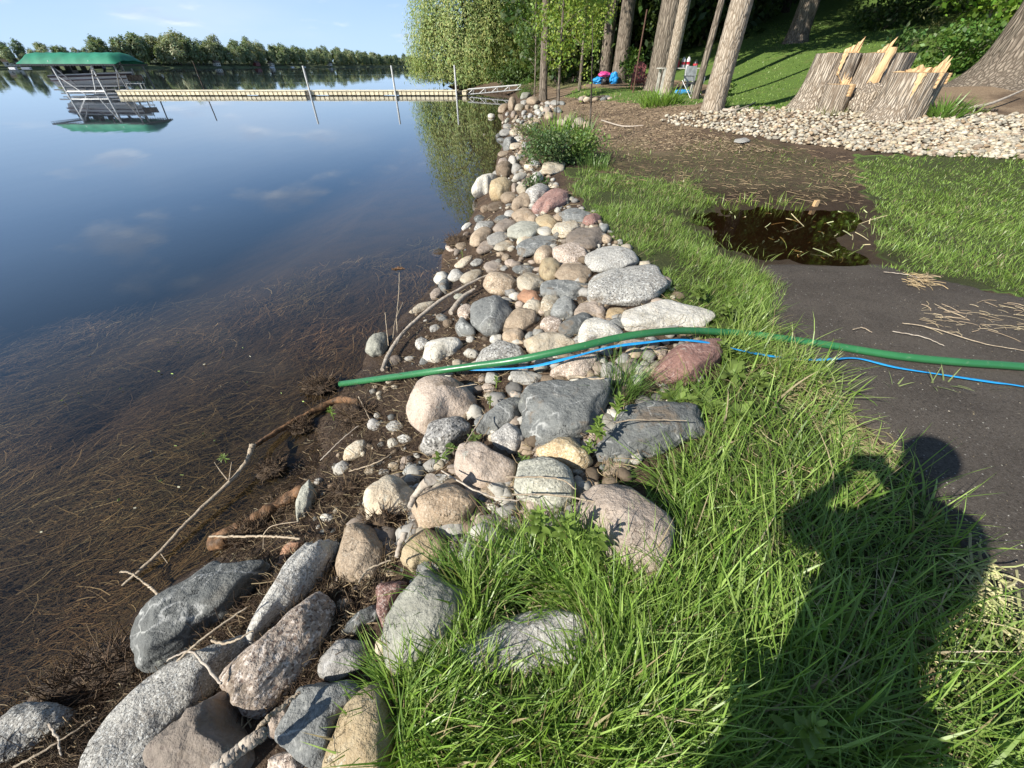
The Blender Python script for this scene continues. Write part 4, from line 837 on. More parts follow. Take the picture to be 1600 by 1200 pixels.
# weed under the water
rs = np.random.RandomState(61); n = 90000; q = np.stack([rs.uniform(-900, 710, n * 3), rs.uniform(370, 1150, n * 3)], 1); q = q[inpoly(q[:, 0], q[:, 1], Z_WEED)][:n]; n = len(q); r_ = np.stack([(q[:, 0] - 800) / F, CP - (q[:, 1] - 600) / F * SP, -SP - (q[:, 1] - 600) / F * CP], 1)
wz = -rs.uniform(.015, .10, n); tt = (wz - CAMZ) / r_[:, 2]; p = np.array([0, 0, CAMZ]) + r_ * tt[:, None]
wz = np.maximum(wz, hgt(p[:, 0], p[:, 1]) + .004); wz = np.minimum(wz, -.006); p[:, 2] = wz
pn = fbm2(p[:, 0], p[:, 1], 1.6, 4, 83); ok = (fdist(p[:, 0], p[:, 1]) < -.02) & (pn + rs.uniform(-.35, .35, n) > -.12); p = p[ok]; pn = pn[ok]; n = len(p); flow = .95 + fbm2(p[:, 0], p[:, 1], .9, 3, 81) * 1.7 + rs.normal(0, .5, n)
ln = rs.uniform(.05, .28, n); seg = 3; cu = rs.normal(0, .28, n); w = .0022 * rs.uniform(.5, 1.9, n) * np.maximum(1, tt[ok] / 2.4); V = []; Q = p.copy()
for k in range(seg + 1):
    a = flow + cu * k; s = np.stack([-np.sin(a), np.cos(a), 0 * a], 1) * w[:, None] / 2
    V += [Q - s, Q + s]; Q = Q + np.stack([np.cos(a), np.sin(a), 0 * a], 1) * (ln / seg)[:, None]; Q[:, 2] = np.minimum(Q[:, 2] + rs.normal(0, .006, n), -.004)
cc_ = np.array([(.10, .064, .03), (.065, .042, .02), (.14, .095, .047), (.03, .02, .011), (.062, .048, .023), (.22, .17, .10)])[rs.choice(6, n, p=[.27, .27, .1, .2, .12, .04])] * rs.uniform(.5, 1.4, n)[:, None] * (1 + 1.1 * pn)[:, None] * np.stack([1 + 0 * pn, 1 + .25 * fbm2(p[:, 0], p[:, 1], .7, 2, 85), 1 + 0 * pn], 1)
m = 2 * seg + 2; b = np.arange(n)[:, None] * m; mb = MB(); mb.v = [np.stack(V, 1).reshape(-1, 3)]; mb.c = [np.repeat(cc_, m, 0)]; mb.n = n * m
mb.f = [np.concatenate([b + np.array([2 * k, 2 * k + 1, 2 * k + 3, 2 * k + 2]) for k in range(seg)])]
tag(mb.build('water_weed', M['waterweed']), 'matted brown water weed lying just under the surface', 'water weed', None, 'stuff')
# river-stone bed and path grit
GS = ['cr', 'wh', 'gr', 'ta', 'pk', 'cr', 'wh', 'gr', 'wh']
def stonebed(n=7600):
    rs = np.random.RandomState(77); xs = []
    while len(xs) < n:
        c = rs.uniform([1020, 166], [1900, 275], (4000, 2)); k = inpoly(c[:, 0] + fbm2(c[:, 0], c[:, 1], .02, 3, 1) * 10, c[:, 1], Z_GRAVEL); xs += list(c[k])
    q = np.array(xs[:n]); p = PM(q[:, 0], q[:, 1]); v, f = ico(1); mb = MB()
    for k in range(n):
        s = rs.uniform(.022, .052) * rs.choice([1, 1, 1, 1.5]); sc = np.array([1, rs.uniform(.6, .95), rs.uniform(.4, .7)]) * s; a = rs.uniform(0, 6.28)
        w = v * (1 + rs.uniform(-.2, .2, (len(v), 1))) * sc; w = w @ np.array([[math.cos(a), math.sin(a), 0], [-math.sin(a), math.cos(a), 0], [0, 0, 1]])
        mb.add(w + p[k] + [0, 0, sc[2] * .4 + rs.uniform(0, .03)], f, np.clip(np.array(ROCKC[GS[rs.randint(9)]][0]) * rs.uniform(.6, 1.15) * [.95, .90, .81], 0, .6))
    tag(mb.build('river_stone_bed', M['pebble'], None, True), 'bed of pale rounded river stones in front of the tree stumps', 'river stones', None, 'stuff')
stonebed()
pebbles('path_grit', 900, samp_px(inpol([(1200, 420), (1420, 440), (1600, 475), (1600, 960), (1520, 860), (1400, 700), (1300, 590), (1210, 500)]), .028), .0014, .0045, ['cr', 'wh', 'gr', 'yl'], 'light grit scattered over the dark asphalt', 'grit')
# ------------------------------------------------------------------ hoses
def along(pts, offs, pil=True):
    out = []
    for (x, y), o_ in zip(pts, offs):
        p = P(x, y, o_); out.append(p)
    return out
hp = along([(533, 600), (600, 591), (680, 580), (740, 572), (800, 564), (860, 552), (910, 541), (960, 529), (1010, 521), (1060, 517), (1110, 518), (1170, 522), (1230, 530), (1300, 540), (1400, 556), (1500, 566), (1600, 573), (1800, 590), (2100, 640)],
           [.045, .06, .09, .11, .14, .16, .17, .17, .16, .13, .09, .05, .045, .05, .055, .058, .058, .058, .058])
hs = smoothpath(hp, 150); mb = MB(); tube(mb, hs, .0238, 14, None, cap=False)
gh = empty('garden_hose', hs[0], 'thick green hose running from the water over the stones and across the path', 'hose')
def child(mb, name, mat, par, smooth=True):
    o = mb.build(name, mat, None, smooth); o.parent = par; o.matrix_parent_inverse = Matrix.Translation(par.location).inverted() if par.rotation_euler.z == 0 else (Matrix.Translation(par.location) @ Matrix.Rotation(par.rotation_euler.z, 4, 'Z')).inverted(); return o
child(mb, 'tube', M['hose'], gh)
mb = MB(); tube(mb, hs[:2] + 0, .0185, 14); child(mb, 'inner_bore', M['black'], gh)
mb = MB(); tube(mb, [hs[0] - (hs[1] - hs[0]) * .08, hs[0] + (hs[1] - hs[0]) * .25], [.0252, .0248], 14, cap=False); child(mb, 'end_rim', M['hose'], gh)
bp = along([(585, 592), (640, 583), (700, 577), (770, 577), (830, 573), (890, 559), (950, 543), (1010, 535), (1060, 531), (1110, 536), (1160, 548), (1210, 557), (1260, 562), (1300, 561), (1340, 560), (1400, 574), (1470, 585), (1550, 597), (1600, 604), (1800, 640)],
           [.02, .05, .07, .09, .11, .13, .14, .15, .16, .13, .06, .03, .04, .06, .045, .045, .045, .045, .045, .045])
bs = smoothpath(bp, 160); mb = MB(); tube(mb, bs, .0125 * (1 + .25 * np.sin(np.arange(160) * .37)), 10, None, flat=.35); tag(mb.build('flat_hose', M['bluehose'], None, True), 'thin bright blue lay-flat hose beside the green hose', 'hose')
# ------------------------------------------------------------------ driftwood, branches, stalks
def stick(name, pts, rad, mat, label, cat='branch', n=60, sides=9, rough=.12, offs=None, side=()):
    offs = offs or [.03] * len(pts); w = [P(x, y, o_) for (x, y), o_ in zip(pts, offs)]
    s = smoothpath(w, n); rs = np.random.RandomState(len(name) + len(pts) * 3); s += rs.normal(0, 1, (n, 3)) * np.array([.0015, .0015, .001])
    r = np.interp(np.linspace(0, 1, n), np.linspace(0, 1, len(rad)), rad); nz = fbm(np.stack([np.linspace(0, 4, n)] * 3, 1), 2, 5); r = r * (1 + rough * nz)
    root = empty(name, s[0], label, cat)
    mb = MB(); tube(mb, s, r, sides, disp=lambda t_, a: rough * 1.3 * fbm(np.stack([np.cos(a) * 1.2 + 3, np.sin(a) * 1.2, a * 0 + t_ * 2.5], 1), 3, 3)); child(mb, 'stem', M[mat], root)
    for pp, rr_ in side:
        w = smoothpath([P(x, y, o_) for x, y, o_ in pp], 14); mb = MB(); tube(mb, w, np.linspace(rr_, rr_ * .45, 14), 6); child(mb, 'side_twig', M[mat], root)
    return root
b1 = stick('fallen_branch', [(191, 915), (245, 867), (302, 807), (359, 753), (385, 722), (392, 705), (395, 694)], [.006, .009, .0115, .0135, .014, .017, .017], 'stick', 'long pale bare branch lying over the weedy water, with a leafy twig', offs=[.0, .03, .05, .07, .09, .10, .11],
           side=[([(356, 750, .08), (344, 735, .12), (335, 722, .17)], .004), ([(358, 752, .08), (360, 735, .12), (362, 722, .16)], .004), ([(250, 863, .03), (262, 880, .01)], .003)])
stick('sunken_limb', [(395, 700), (419, 683), (467, 655), (500, 638), (530, 625), (560, 630)], [.012, .018, .026, .028, .026, .018], 'wetwood', 'dark waterlogged limb covered in weed where the pale branch ends', offs=[.09, .045, .025, .02, .02, .015], rough=.45)
stick('forked_twig', [(188, 893), (205, 896), (232, 915), (250, 932)], [.005, .004, .005, .006], 'stick', 'short pale crooked twig lying across the tip of the long branch', 'twig', offs=[.05, .06, .05, .03])
stick('white_twig', [(328, 838), (380, 838), (420, 838), (468, 842)], [.005, .006, .005, .004], 'stick', 'straight white twig lying level in front of the wet log', 'twig', offs=[.08, .09, .1, .1], side=[([(410, 838, .1), (425, 822, .13), (465, 815, .12)], .003), ([(412, 838, .1), (411, 858, .07)], .0025)])
stick('wet_log', [(330, 850), (360, 838), (400, 815), (440, 790), (475, 768)], [.04, .052, .054, .045, .025], 'wetwood', 'brown waterlogged log lying in the shallow water behind the big dark boulder', 'log', offs=[.03, .045, .055, .055, .04], rough=.5, sides=16)
stick('driftwood_stick', [(597, 578), (608, 553), (622, 530), (640, 510), (660, 492), (685, 472), (712, 455), (740, 440), (762, 430)], [.016, .018, .017, .019, .021, .017, .013, .011, .006], 'driftwood', 'knobbly grey driftwood stick lying up the bank from the water', 'driftwood', offs=[.05, .07, .08, .09, .1, .11, .11, .11, .1], rough=.22, side=[([(640, 511, .09), (628, 520, .12), (620, 538, .13)], .005)])
stick('bark_slab', [(704, 489), (715, 474), (727, 462), (742, 452)], [.022, .026, .024, .012], 'driftwood', 'short tan piece of bark lying beside the driftwood stick', 'bark', offs=[.05, .06, .06, .06], n=20)
stick('dry_stalk', [(621, 520), (620, 495), (623, 460), (624, 426)], [.0045, .0045, .004, .003], 'stick', 'tall dry stalk with a dark seed head standing at the waterline', 'dry plant', offs=[.03, .12, .24, .36], rough=.05, n=24)
sh_ = P(622, 421, .38); mb = MB(); rs = np.random.RandomState(3)
for k in range(60):
    a = rs.uniform(0, 6.28); d = np.array([math.cos(a), math.sin(a) * .5, rs.uniform(-.1, .25)]); tube(mb, [sh_, sh_ + d * .03, sh_ + d * rs.uniform(.04, .075) + [0, 0, .005]], [.003, .006, .002], 4)
child(mb, 'seed_head', M['wetwood'], bpy.data.objects['dry_stalk'])
stick('short_dry_stalk', [(607, 540), (604, 515), (602, 488)], [.004, .004, .003], 'stick', 'short dry stalk left of the tall one with the seed head', 'dry plant', offs=[.03, .1, .2], n=16)
stick('leaning_dry_stalk', [(614, 528), (618, 500), (630, 472)], [.004, .003, .002], 'stick', 'thin leaning dry stalk right of the tall one with the seed head', 'dry plant', offs=[.04, .11, .2], n=16)
stick('driftwood_pole', [(318, 1218), (345, 1195), (375, 1172), (402, 1152), (410, 1148)], [.013, .0145, .0155, .016, .014], 'driftwood', 'smooth grey driftwood pole at the bottom edge over the purplish slab', 'driftwood', offs=[.16, .17, .17, .17, .17], rough=.06)
stick('bark_strip', [(392, 1155), (415, 1125), (440, 1105), (468, 1082)], [.004, .007, .006, .004], 'stick', 'thin peeling stick running on from the grey driftwood pole', 'twig', offs=[.16, .16, .15, .14])
stick('driftwood_stub', [(640, 792), (648, 775), (660, 760), (674, 749)], [.011, .013, .017, .025], 'driftwood', 'short flared grey driftwood stub standing between cream and tan boulders', 'driftwood', offs=[.13, .15, .18, .22], n=20, rough=.08)
stick('driftwood_peg', [(620, 870), (625, 850), (633, 832)], [.008, .011, .012], 'driftwood', 'pinkish upright wood peg right of the mud clump', 'driftwood', offs=[.06, .09, .12], n=14)
stick('white_root', [(888, 590), (905, 589), (925, 592), (944, 591)], [.013, .008, .005, .004], 'stick', 'white tapering root with an orange end above the veined dark slab', 'twig', offs=[.13, .13, .14, .14], n=18)
stick('straw_stem', [(958, 661), (990, 656), (1030, 656), (1072, 657)], [.003, .003, .003, .002], 'stick', 'long dry orange stem lying level over the blue-grey slab', 'twig', offs=[.17, .18, .18, .18], n=20)
for k, (pp, lab) in enumerate([([(345, 1070), (300, 1020), (260, 1032)], 'thin twig in the gap beside the dark boulder at the water'), ([(270, 1040), (320, 995), (385, 950)], 'straight straw lying on the big dark boulder'), ([(330, 1002), (360, 1004), (395, 985)], 'curved tan stem between dark boulder and huge granite boulder'),
        ([(75, 1130), (90, 1155), (95, 1180)], 'bare forked twig beside the light corner rock'), ([(20, 1200), (90, 1160), (150, 1120)], 'dark root running past the light corner rock'), ([(560, 620), (570, 640), (578, 655)], 'stubby dark root below the hose end'),
        ([(500, 720), (530, 690), (560, 665)], 'straight brown reed leaning over the lone cream stone'), ([(545, 737), (590, 722), (616, 706)], 'pale thin root running up the mud to the speckled boulder'), ([(800, 772), (880, 775), (950, 790), (1030, 822)], 'long thin straw across the orange-pink granite boulder'),
        ([(690, 735), (740, 765), (800, 782), (835, 770)], 'long curved straw below the pink-orange egg stone'), ([(790, 745), (870, 748), (900, 765)], 'dry bent straw lying on the round greenish boulder'), ([(755, 650), (735, 680), (725, 700)], 'brown stem beside the angular slate stone'),
        ([(1395, 518), (1440, 526), (1475, 540)], 'bare forked twig lying on the asphalt'), ([(1410, 505), (1455, 512), (1530, 535), (1600, 548)], 'long bent twig lying on the asphalt behind the hose'), ([(1333, 515), (1347, 512), (1362, 519)], 'small curved twig on the asphalt left of the longer ones'),
        ([(1381, 425), (1410, 428), (1436, 434)], 'straight pale reed at the far edge of the asphalt'), ([(650, 600), (690, 607), (745, 600)], 'fine twig crossing under the green hose'), ([(560, 910), (575, 890), (610, 875)], 'splintered grey twig below the tan egg boulder')]):
    stick('thin_twig' if 'straw' not in lab else 'straw_stem', pp, [.0035, .004, .003, .002], 'stick' if k % 3 else 'driftwood', lab, 'twig', offs=[.05 if k in (3, 4, 5, 6, 7) else .045 if 'asphalt' in lab else .15] * len(pp), n=22)
# mud and root clumps
def clump(px, py, r, label, n=500, mat='straw', h=.6, col=BRN):
    p = P(px, py, .0); rs = np.random.RandomState(int(px)); root = empty('mud_clump', p, label, 'mud clump')
    v, f = ico(4); w = v * (1 + fbm(v * 2.3 + px, 4, 3)[:, None] * .55 + fbm(v * 9 + px, 2, 4)[:, None] * .12) * np.array([r, r * .8, r * h]); mb = MB(); mb.add(w + p + [0, 0, r * .15], f); child(mb, 'mud_core', M['mud'], root)
    mb = MB()
    for k in range(n):
        d = v[rs.randint(len(v))]; d = d * [1, 1, abs(d[2]) / (d[2] + 1e-6)]; a = p + d * np.array([r, r * .8, r * h]) * .8 + [0, 0, r * .15]; e = a + d * rs.uniform(.1, .5) * r + rs.normal(0, .25, 3) * r
        tube(mb, [a, (a + e) / 2 + rs.normal(0, .08, 3) * r, e], [.0018, .0016, .0008], 3, np.array(col[rs.randint(len(col))]) * rs.uniform(.8, 1.6), cap=False)
    child(mb, 'roots', M[mat], root)['kind'] = 'stuff'
t = NT('mud'); v = t.coord(); c = t.mix(t.ramp(t.noise(v, 30, 5, .7), .35, .7), (.03, .02, .013), (.12, .082, .05)); M['mud'] = t.done(t.bsdf(c, .8, t.bump(t.noise(v, 45, 5, .7), 1., .02), .3))
clump(608, 820, .085, 'dark clump of mud and roots perched between cream and tan boulders', h=.75)
clump(560, 655, .12, 'dark root mass below the open end of the green hose', 420)
clump(425, 735, .08, 'tuft of reddish roots hanging under the pale branch', 320, h=.5)
clump(195, 1052, .15, 'black weed heap between the dark boulder and the corner rock', 600, h=.4)
clump(120, 1085, .13, 'dark weed heap lying on the corner rock', 500, h=.35)
clump(716, 382, .17, 'dark mat of washed-up weed at the waterline behind the dry stalk', 300, h=.4)
clump(545, 770, .09, 'muddy weed heap above the upright grey-green stone', 300, h=.4)
clump(395, 838, .10, 'matted dark weed draped over the brown log', 500, h=.35)
clump(455, 795, .09, 'dark root tangle at the landward end of the brown log', 450, h=.35)
clump(470, 668, .08, 'dark weed hanging on the waterlogged limb', 450, h=.3)
clump(500, 605, .13, 'low mat of drowned weed at the hose end in the water', 350, h=.22)
clump(470, 905, .08, 'dried mud crust lying on the long grey boulder', 200, h=.35)
# ------------------------------------------------------------------ broad-leaved plants near by
def leafmesh(name, L, wd, col, fold=.25, droop=.5, lobes=0):
    mb = MB(); n = 6; V = []; C = []
    for k in range(n + 1):
        t_ = k / n; w = wd * math.sin(math.pi * min(1, t_ * .92 + .06)) ** .8 * (1 + (lobes * (.35 if k % 2 else -.35)))
        x = L * t_ * math.cos(droop * t_); z = L * t_ * (.35 - droop * t_ * .6)
        V += [(x, -w / 2, z + fold * w / 2), (x, 0, z), (x, w / 2, z + fold * w / 2)]; C += [np.array(col) * (.9 if k else .7)] * 3
    f = []
    for k in range(n):
        i = 3 * k; f += [(i, i + 3, i + 4, i + 1), (i + 1, i + 4, i + 5, i + 2)]
    mb.v = [np.array(V)]; mb.c = [np.array(C)]; mb.f = f; mb.n = len(V); return mb.mesh(name, True)
LMESH = {}
def plant(name, px, py, off, h, nl, L, wd, col, label, cat='weed', style='stem', lobes=0, seed=0):
    rs = np.random.RandomState(int(px * 3 + py) + seed); p = P(px, py, off); root = empty(name, p, label, cat)
    key = (round(L, 3), round(wd, 3), col, lobes)
    if key not in LMESH:
        me = [leafmesh('leaf', L * k, wd * k, tuple(np.array(col) * c), droop=d, lobes=lobes) for k, c, d in ((1, 1, .5), (.8, 1.2, .2), (1.1, .85, .8))]
        for m_ in me: m_.materials.append(M['leaf'])
        LMESH[key] = me
    me = LMESH[key]
    if style == 'stem':
        mb = MB(); tube(mb, smoothpath([(0, 0, -.03), (.006, .004, h * .5), (0, .01, h)], 8), np.linspace(.004, .002, 8), 6, col); link('stem', mb.mesh('stem', True), root).data.materials.append(M['leaf'])
    for k in range(nl):
        t_ = k / nl; a = k * 2.4 + rs.uniform(-.3, .3)
        if style == 'stem': loc = (0, .01 * t_, h * (.25 + .75 * t_)); s = 1.05 - .55 * t_; tl = rs.uniform(-.5, .1) - .45 * t_
        else: loc = (rs.normal(0, .01), rs.normal(0, .01), .005); s = rs.uniform(.6, 1.15); tl = rs.uniform(-.6, .15)
        link('leaf', me[rs.randint(3)], root, loc, (rs.uniform(-.2, .2), tl, a), (s, s, s))
    return root
LG = (.20, .29, .06)
plant('leafy_sprout', 930, 690, .1, .14, 22, .062, .022, LG, 'bright green sprout with pointed leaves in front of the veined dark slab')
plant('leafy_sprout', 918, 712, .06, .08, 12, .05, .018, LG, 'lower small green sprout just below the pointed-leaved sprout')
plant('leafy_sprout', 962, 650, .1, .12, 20, .062, .024, LG, 'green sprout with broad leaves above the blue-grey slab')
plant('leafy_sprout', 775, 600, .07, .05, 14, .04, .01, LG, 'small feathery green weed just in front of the hose')
plant('leafy_sprout', 765, 632, .06, .05, 14, .04, .010, (.17, .22, .06), 'small yellowish weed between the pinkish grey boulder and slate stone')
plant('low_weed', 688, 716, .05, .03, 18, .05, .011, (.18, .26, .06), 'low bright green weed at the foot of the speckled boulder', style='rosette')
plant('low_weed', 740, 686, .05, .03, 18, .05, .014, (.16, .22, .06), 'low round-leaved weed above the pink-orange egg stone', style='rosette')
plant('low_weed', 818, 722, .06, .03, 14, .045, .010, (.17, .25, .06), 'low narrow-leaved weed left of the round greenish boulder', style='rosette')
plant('low_weed', 707, 700, .05, .03, 8, .04, .026, (.13, .2, .05), 'round-leaved seedling beside the speckled boulder', style='rosette')
DG = (.18, .25, .06)
for k, (x, y, l) in enumerate([(1100, 632, 'large toothed-leaf rosette right behind the blue-grey slab'), (1058, 628, 'toothed-leaf weed left of the large rosette'), (1140, 588, 'toothed-leaf weed beside the red and white mottled boulder'), (1150, 650, 'toothed-leaf rosette in the long grass right of the large rosette'), (1120, 560, 'bushy weed where the blue hose vanishes into the grass'), (1130, 500, 'leafy weed just behind the green hose in the grass'), (1090, 470, 'low leafy weed right of the biggest granite boulder'), (1180, 610, 'toothed-leaf weed among grass nearest the path')]):
    plant('broadleaf_weed', x, y, .03, .09, 26, .13 if k < 4 else .10, .036, DG, l, style='rosette' if k < 4 else 'stem', lobes=1)
for x, y, l in [(880, 850, 'leafy green weed among grass left of the orange-pink boulder'), (840, 840, 'green weed with narrow leaves left of the leafy one'), (925, 870, 'broad-leaved weed shading the orange-pink boulder'), (1230, 1160, 'leafy weed in the grass shade at the bottom')]:
    plant('broadleaf_weed', x, y, .1, .16, 22, .07, .026, LG, l)
plant('leafy_sprout', 520, 652, .05, .08, 22, .05, .012, LG, 'green sprout growing from the root mass below the hose end')
plant('leafy_sprout', 350, 718, .16, .02, 16, .045, .009, (.22, .3, .08), 'yellow-green leafy twig on the long pale branch')
plant('leafy_sprout', 722, 400, .05, .06, 8, .05, .008, LG, 'thin green blades in the far muck between tan stones')
def tuft(name, px, py, n, hl, wid, label, spread=.05, col=(.13, .22, .05), seed=0, off=.0, lean=(.05, .5), seg=5, cat='grass clump', light=1):
    rs = np.random.RandomState(int(px) + seed); p = P(px, py, off); a = rs.uniform(0, 6.28, n); r = spread * np.sqrt(rs.rand(n)); cb = np.array(col) * rs.uniform(.7, 1.3, n)[:, None] * light
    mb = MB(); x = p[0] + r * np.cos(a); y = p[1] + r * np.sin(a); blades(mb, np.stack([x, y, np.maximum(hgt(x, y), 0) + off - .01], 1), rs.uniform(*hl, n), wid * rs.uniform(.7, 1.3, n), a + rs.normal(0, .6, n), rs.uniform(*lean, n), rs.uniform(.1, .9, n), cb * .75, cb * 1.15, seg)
    return tag(mb.build(name, M['grass']), label, cat)
tuft('grass_clump', 972, 615, 220, (.16, .34), .004, 'tall thin upright grass clump left of the mottled red boulder', .1)
tuft('grass_clump', 965, 745, 110, (.06, .12), .003, 'small spiky grass tuft above the orange-pink boulder', .03, lean=(.3, 1.2))
tuft('grass_clump', 735, 925, 170, (.14, .26), .006, 'long arching grass clump hanging over the pale greenish boulder', .1, lean=(.3, 1.1))
tuft('grass_clump', 640, 1080, 160, (.14, .24), .006, 'arching grass clump above the smooth cream boulder', .09, lean=(.2, 1.))
tuft('grass_clump', 1035, 640, 120, (.07, .14), .003, 'fine grass tuft behind the blue-grey slab', .07)
for x, y, l in [(1310, 620, 'two long curved grass blades at the near path edge'), (1260, 600, 'bent yellow-green grass tuft by the flat hose on the path'), (1455, 600, 'limp pale leaf lying over the blue hose'), (1480, 598, 'curled pale leaf on the blue hose right of the limp one'), (1400, 605, 'small limp blade just left of those on the blue hose'), (1545, 605, 'short limp blade at the blue hose near the frame edge')]:
    tuft('grass_tuft', x, y, 7 if x < 1400 else 4, (.12, .24) if x < 1400 else (.08, .14), .009, l, .02, (.3, .36, .14), lean=(.3, 1.3), off=.03)
for x, y, l in [(1150, 545, 'thick grass tuft hiding part of the green hose'), (1185, 560, 'grass tuft over the blue hose near the path'), (1118, 552, 'grass tuft right above the mottled red boulder'), (1220, 575, 'grass tuft at the path edge below the hoses'), (1165, 520, 'grass tuft just behind the hidden part of the hose'), (1255, 590, 'yellowish grass tuft leaning onto the asphalt')]:
    tuft('grass_clump', x, y, 150, (.1, .22), .007, l, .13, (.24, .32, .08), lean=(.1, 1.))
# orange stake in the puddle, floating leaves
mb = MB(); p = P(1273, 322); box(mb, (0, 0, .02), (.06, .04, .1), .3); tag(mb.build('survey_stake', M['freshwood'], None, False, p), 'short orange-brown wooden stake standing at the back of the puddle', 'stake')
litter('floating_leaves', 26, inpol([(30, 560), (420, 480), (500, 620), (300, 760), (60, 900)]), (.008, .022), .008, [(.3, .4, .12), (.42, .4, .3)], 'tiny green and white leaves floating on the weedy water', 'floating leaves', 91, .004, seg=1)
# ------------------------------------------------------------------ dock
def lb(name, mat, par, fn, smooth=False, loc=(0, 0, 0)):
    mb = MB(); fn(mb); o = mb.build(name, mat, par, smooth); o.location = loc; return o
DT = 33.2; DY = ray(700, 149)[1] * DT
def dx(px, t=DT): return (px - 800) / F * t
dock = empty('floating_dock', (0, DY, 0), 'long low cream coloured dock crossing the bay on white posts', 'dock')
x0, x1 = dx(196), dx(716); k = 0; np_ = 74; w = (x1 - x0) / np_
def panel(mb):
    box(mb, (0, 0, .19), (w - .085, 1.6, .26)); box(mb, (0, 0, .335), (w - .02, 1.7, .035)); box(mb, (0, 0, .19), (w, 1.4, .2))
    for s in (-.1, .1): box(mb, (s, -.79, .19), (.03, .035, .2))
pm_ = MB(); panel(pm_); pme = pm_.mesh('deck_panel'); pme.materials.append(M['dockpanel'])
for k in range(np_):
    x = x0 + (k + .5) * w
    if k in (41,): lb('dark_joint', M['dockdark'], dock, lambda mb: box(mb, (x, 0, .18), (w * .8, 1.5, .3))); continue
    link('deck_panel', pme, dock, (x, 0, random.uniform(-.006, .006)))
lb('dark_joint', M['dockdark'], dock, lambda mb: box(mb, (x1 + .2, 0, .17), (.4, 1.3, .24)))
link('deck_panel', pme, dock, (x1 + .62, 0, 0))
for k, (px, top) in enumerate([(486, 1.97), (616, 1.99), (709, 2.02)]):
    lb('post', M['metalwhite'], dock, lambda mb: tube(mb, [(dx(px) + .35, -.9, -1.4), (dx(px) + .35, -.9, 1), (dx(px) + .35, -.9, top)], .078, 12), True)
for k in range(5):
    lb('float', M['dockdark'], dock, lambda mb: box(mb, (x0 + 2 + k * 6, 0, .0), (4.4, 1.2, .16)))
gw = empty('gangway', (x1 + .85, DY, 0), 'white truss gangway joining the dock to the rocky shore', 'gangway'); GL = 4.6
for s in (-.55, .55):
    lb('truss', M['metalwhite'], gw, lambda mb: [tube(mb, [(0, s, .42), (GL, s, .72)], .035, 6), tube(mb, [(0, s, .08), (GL, s, .42)], .035, 6)] + [tube(mb, [(i * GL / 9, s, .08 + .34 * i / 9), ((i + 1) * GL / 9 if i % 2 == 0 else i * GL / 9 - 0, s, .42 + .3 * (i + (i % 2 == 0)) / 9)], .022, 5) for i in range(9)])
for i in range(12): lb('tread', M['dockpanel'], gw, lambda mb: box(mb, (.2 + i * .38, 0, .40 + .3 * i / 12), (.33, 1.1, .04)))
def pole(px, ytop, t, r, label, mat='barkdark'):
    zt = W(px, ytop, t)[2]; p = W(px, 140, t); o = lb('mooring_pole', M[mat], None, lambda mb: tube(mb, [(0, 0, -1.5), (0, 0, .5), (.02, 0, zt)], r, 8), True, (dx(px, t), p[1], 0)); tag(o, label, 'pole', 'poles by the dock')
pole(319, 95, 37, .05, 'thin dark pole standing behind the dock left of the first white post')
pole(221, 107, 35.4, .05, 'thin pale pole beside the bench on the dock', 'metalwhite')
bench = empty('dock_bench', (dx(232, 35), DY + 1.3, .36), 'white framed bench with dark backrest at the far end of the dock', 'bench')
lb('deck', M['metalwhite'], bench, lambda mb: box(mb, (-.2, 0, -.05), (2.8, 1.0, .08)))
lb('seat', M['metalwhite'], bench, lambda mb: box(mb, (0, 0, .42), (1.5, .42, .05)))
lb('backrest', M['barkdark'], bench, lambda mb: box(mb, (.12, .2, .78), (1.35, .05, .42), 0, -.12))
for s in (-.62, .62): lb('frame', M['metalwhite'], bench, lambda mb: [tube(mb, [(s, -.2, -.02), (s, -.18, .42), (s, .2, .42), (s, .27, 1.0)], .028, 6), tube(mb, [(s, .2, .0), (s, .2, .42)], .028, 6)])
# ------------------------------------------------------------------ boat lift with canopy and boat
lf = empty('boat_lift', (dx(98), DY + .2, 0), 'boat lift of white posts under a green canvas canopy', 'boat lift')
LX0, LX1 = dx(22, 31.9) - dx(98), dx(178, 31.9) - dx(98)
def canopy(mb):
    n, m = 40, 20; V = []
    for i in range(n + 1):
        u = i / n; x = LX0 + (LX1 - LX0) * u; e = min(u, 1 - u) * (LX1 - LX0); hh = min(1, (e / .75 + .12)) ** .5
        for j in range(m + 1):
            q = j / m * 2 - 1; y = 1.75 + q * 1.9; zz_ = 2.02 + .02 * math.sin(i * 3.1) * (abs(q) > .9) + (1 - abs(q) ** 3.2) * .82 * hh + .02 * math.sin(i * 1.3 + j)
            V.append((x, y, zz_))
    f = [(i * (m + 1) + j, (i + 1) * (m + 1) + j, (i + 1) * (m + 1) + j + 1, i * (m + 1) + j + 1) for i in range(n) for j in range(m)]
    mb.add(V, f)
lb('canopy', M['canvas'], lf, canopy, True)
def skirt(mb):
    pts = []; n = 90; per = [(LX0, -.15), (LX1, -.15), (LX1, 3.65), (LX0, 3.65), (LX0, -.15)]
    for a, b in zip(per[:-1], per[1:]):
        L = math.hypot(b[0] - a[0], b[1] - a[1]); c = int(L / .12)
        for i in range(c): pts.append((a[0] + (b[0] - a[0]) * i / c, a[1] + (b[1] - a[1]) * i / c))
    N = len(pts); V = [(p[0], p[1], 2.09) for p in pts] + [(p[0] + .0, p[1], 1.93 + .07 * (i % 2)) for i, p in enumerate(pts)]
    mb.add(V, [(i, (i + 1) % N, N + (i + 1) % N, N + i) for i in range(N)])
lb('valance', M['black'], lf, skirt)
P0_, P1_ = dx(74, 31.9) - dx(98), dx(137, 31.9) - dx(98)
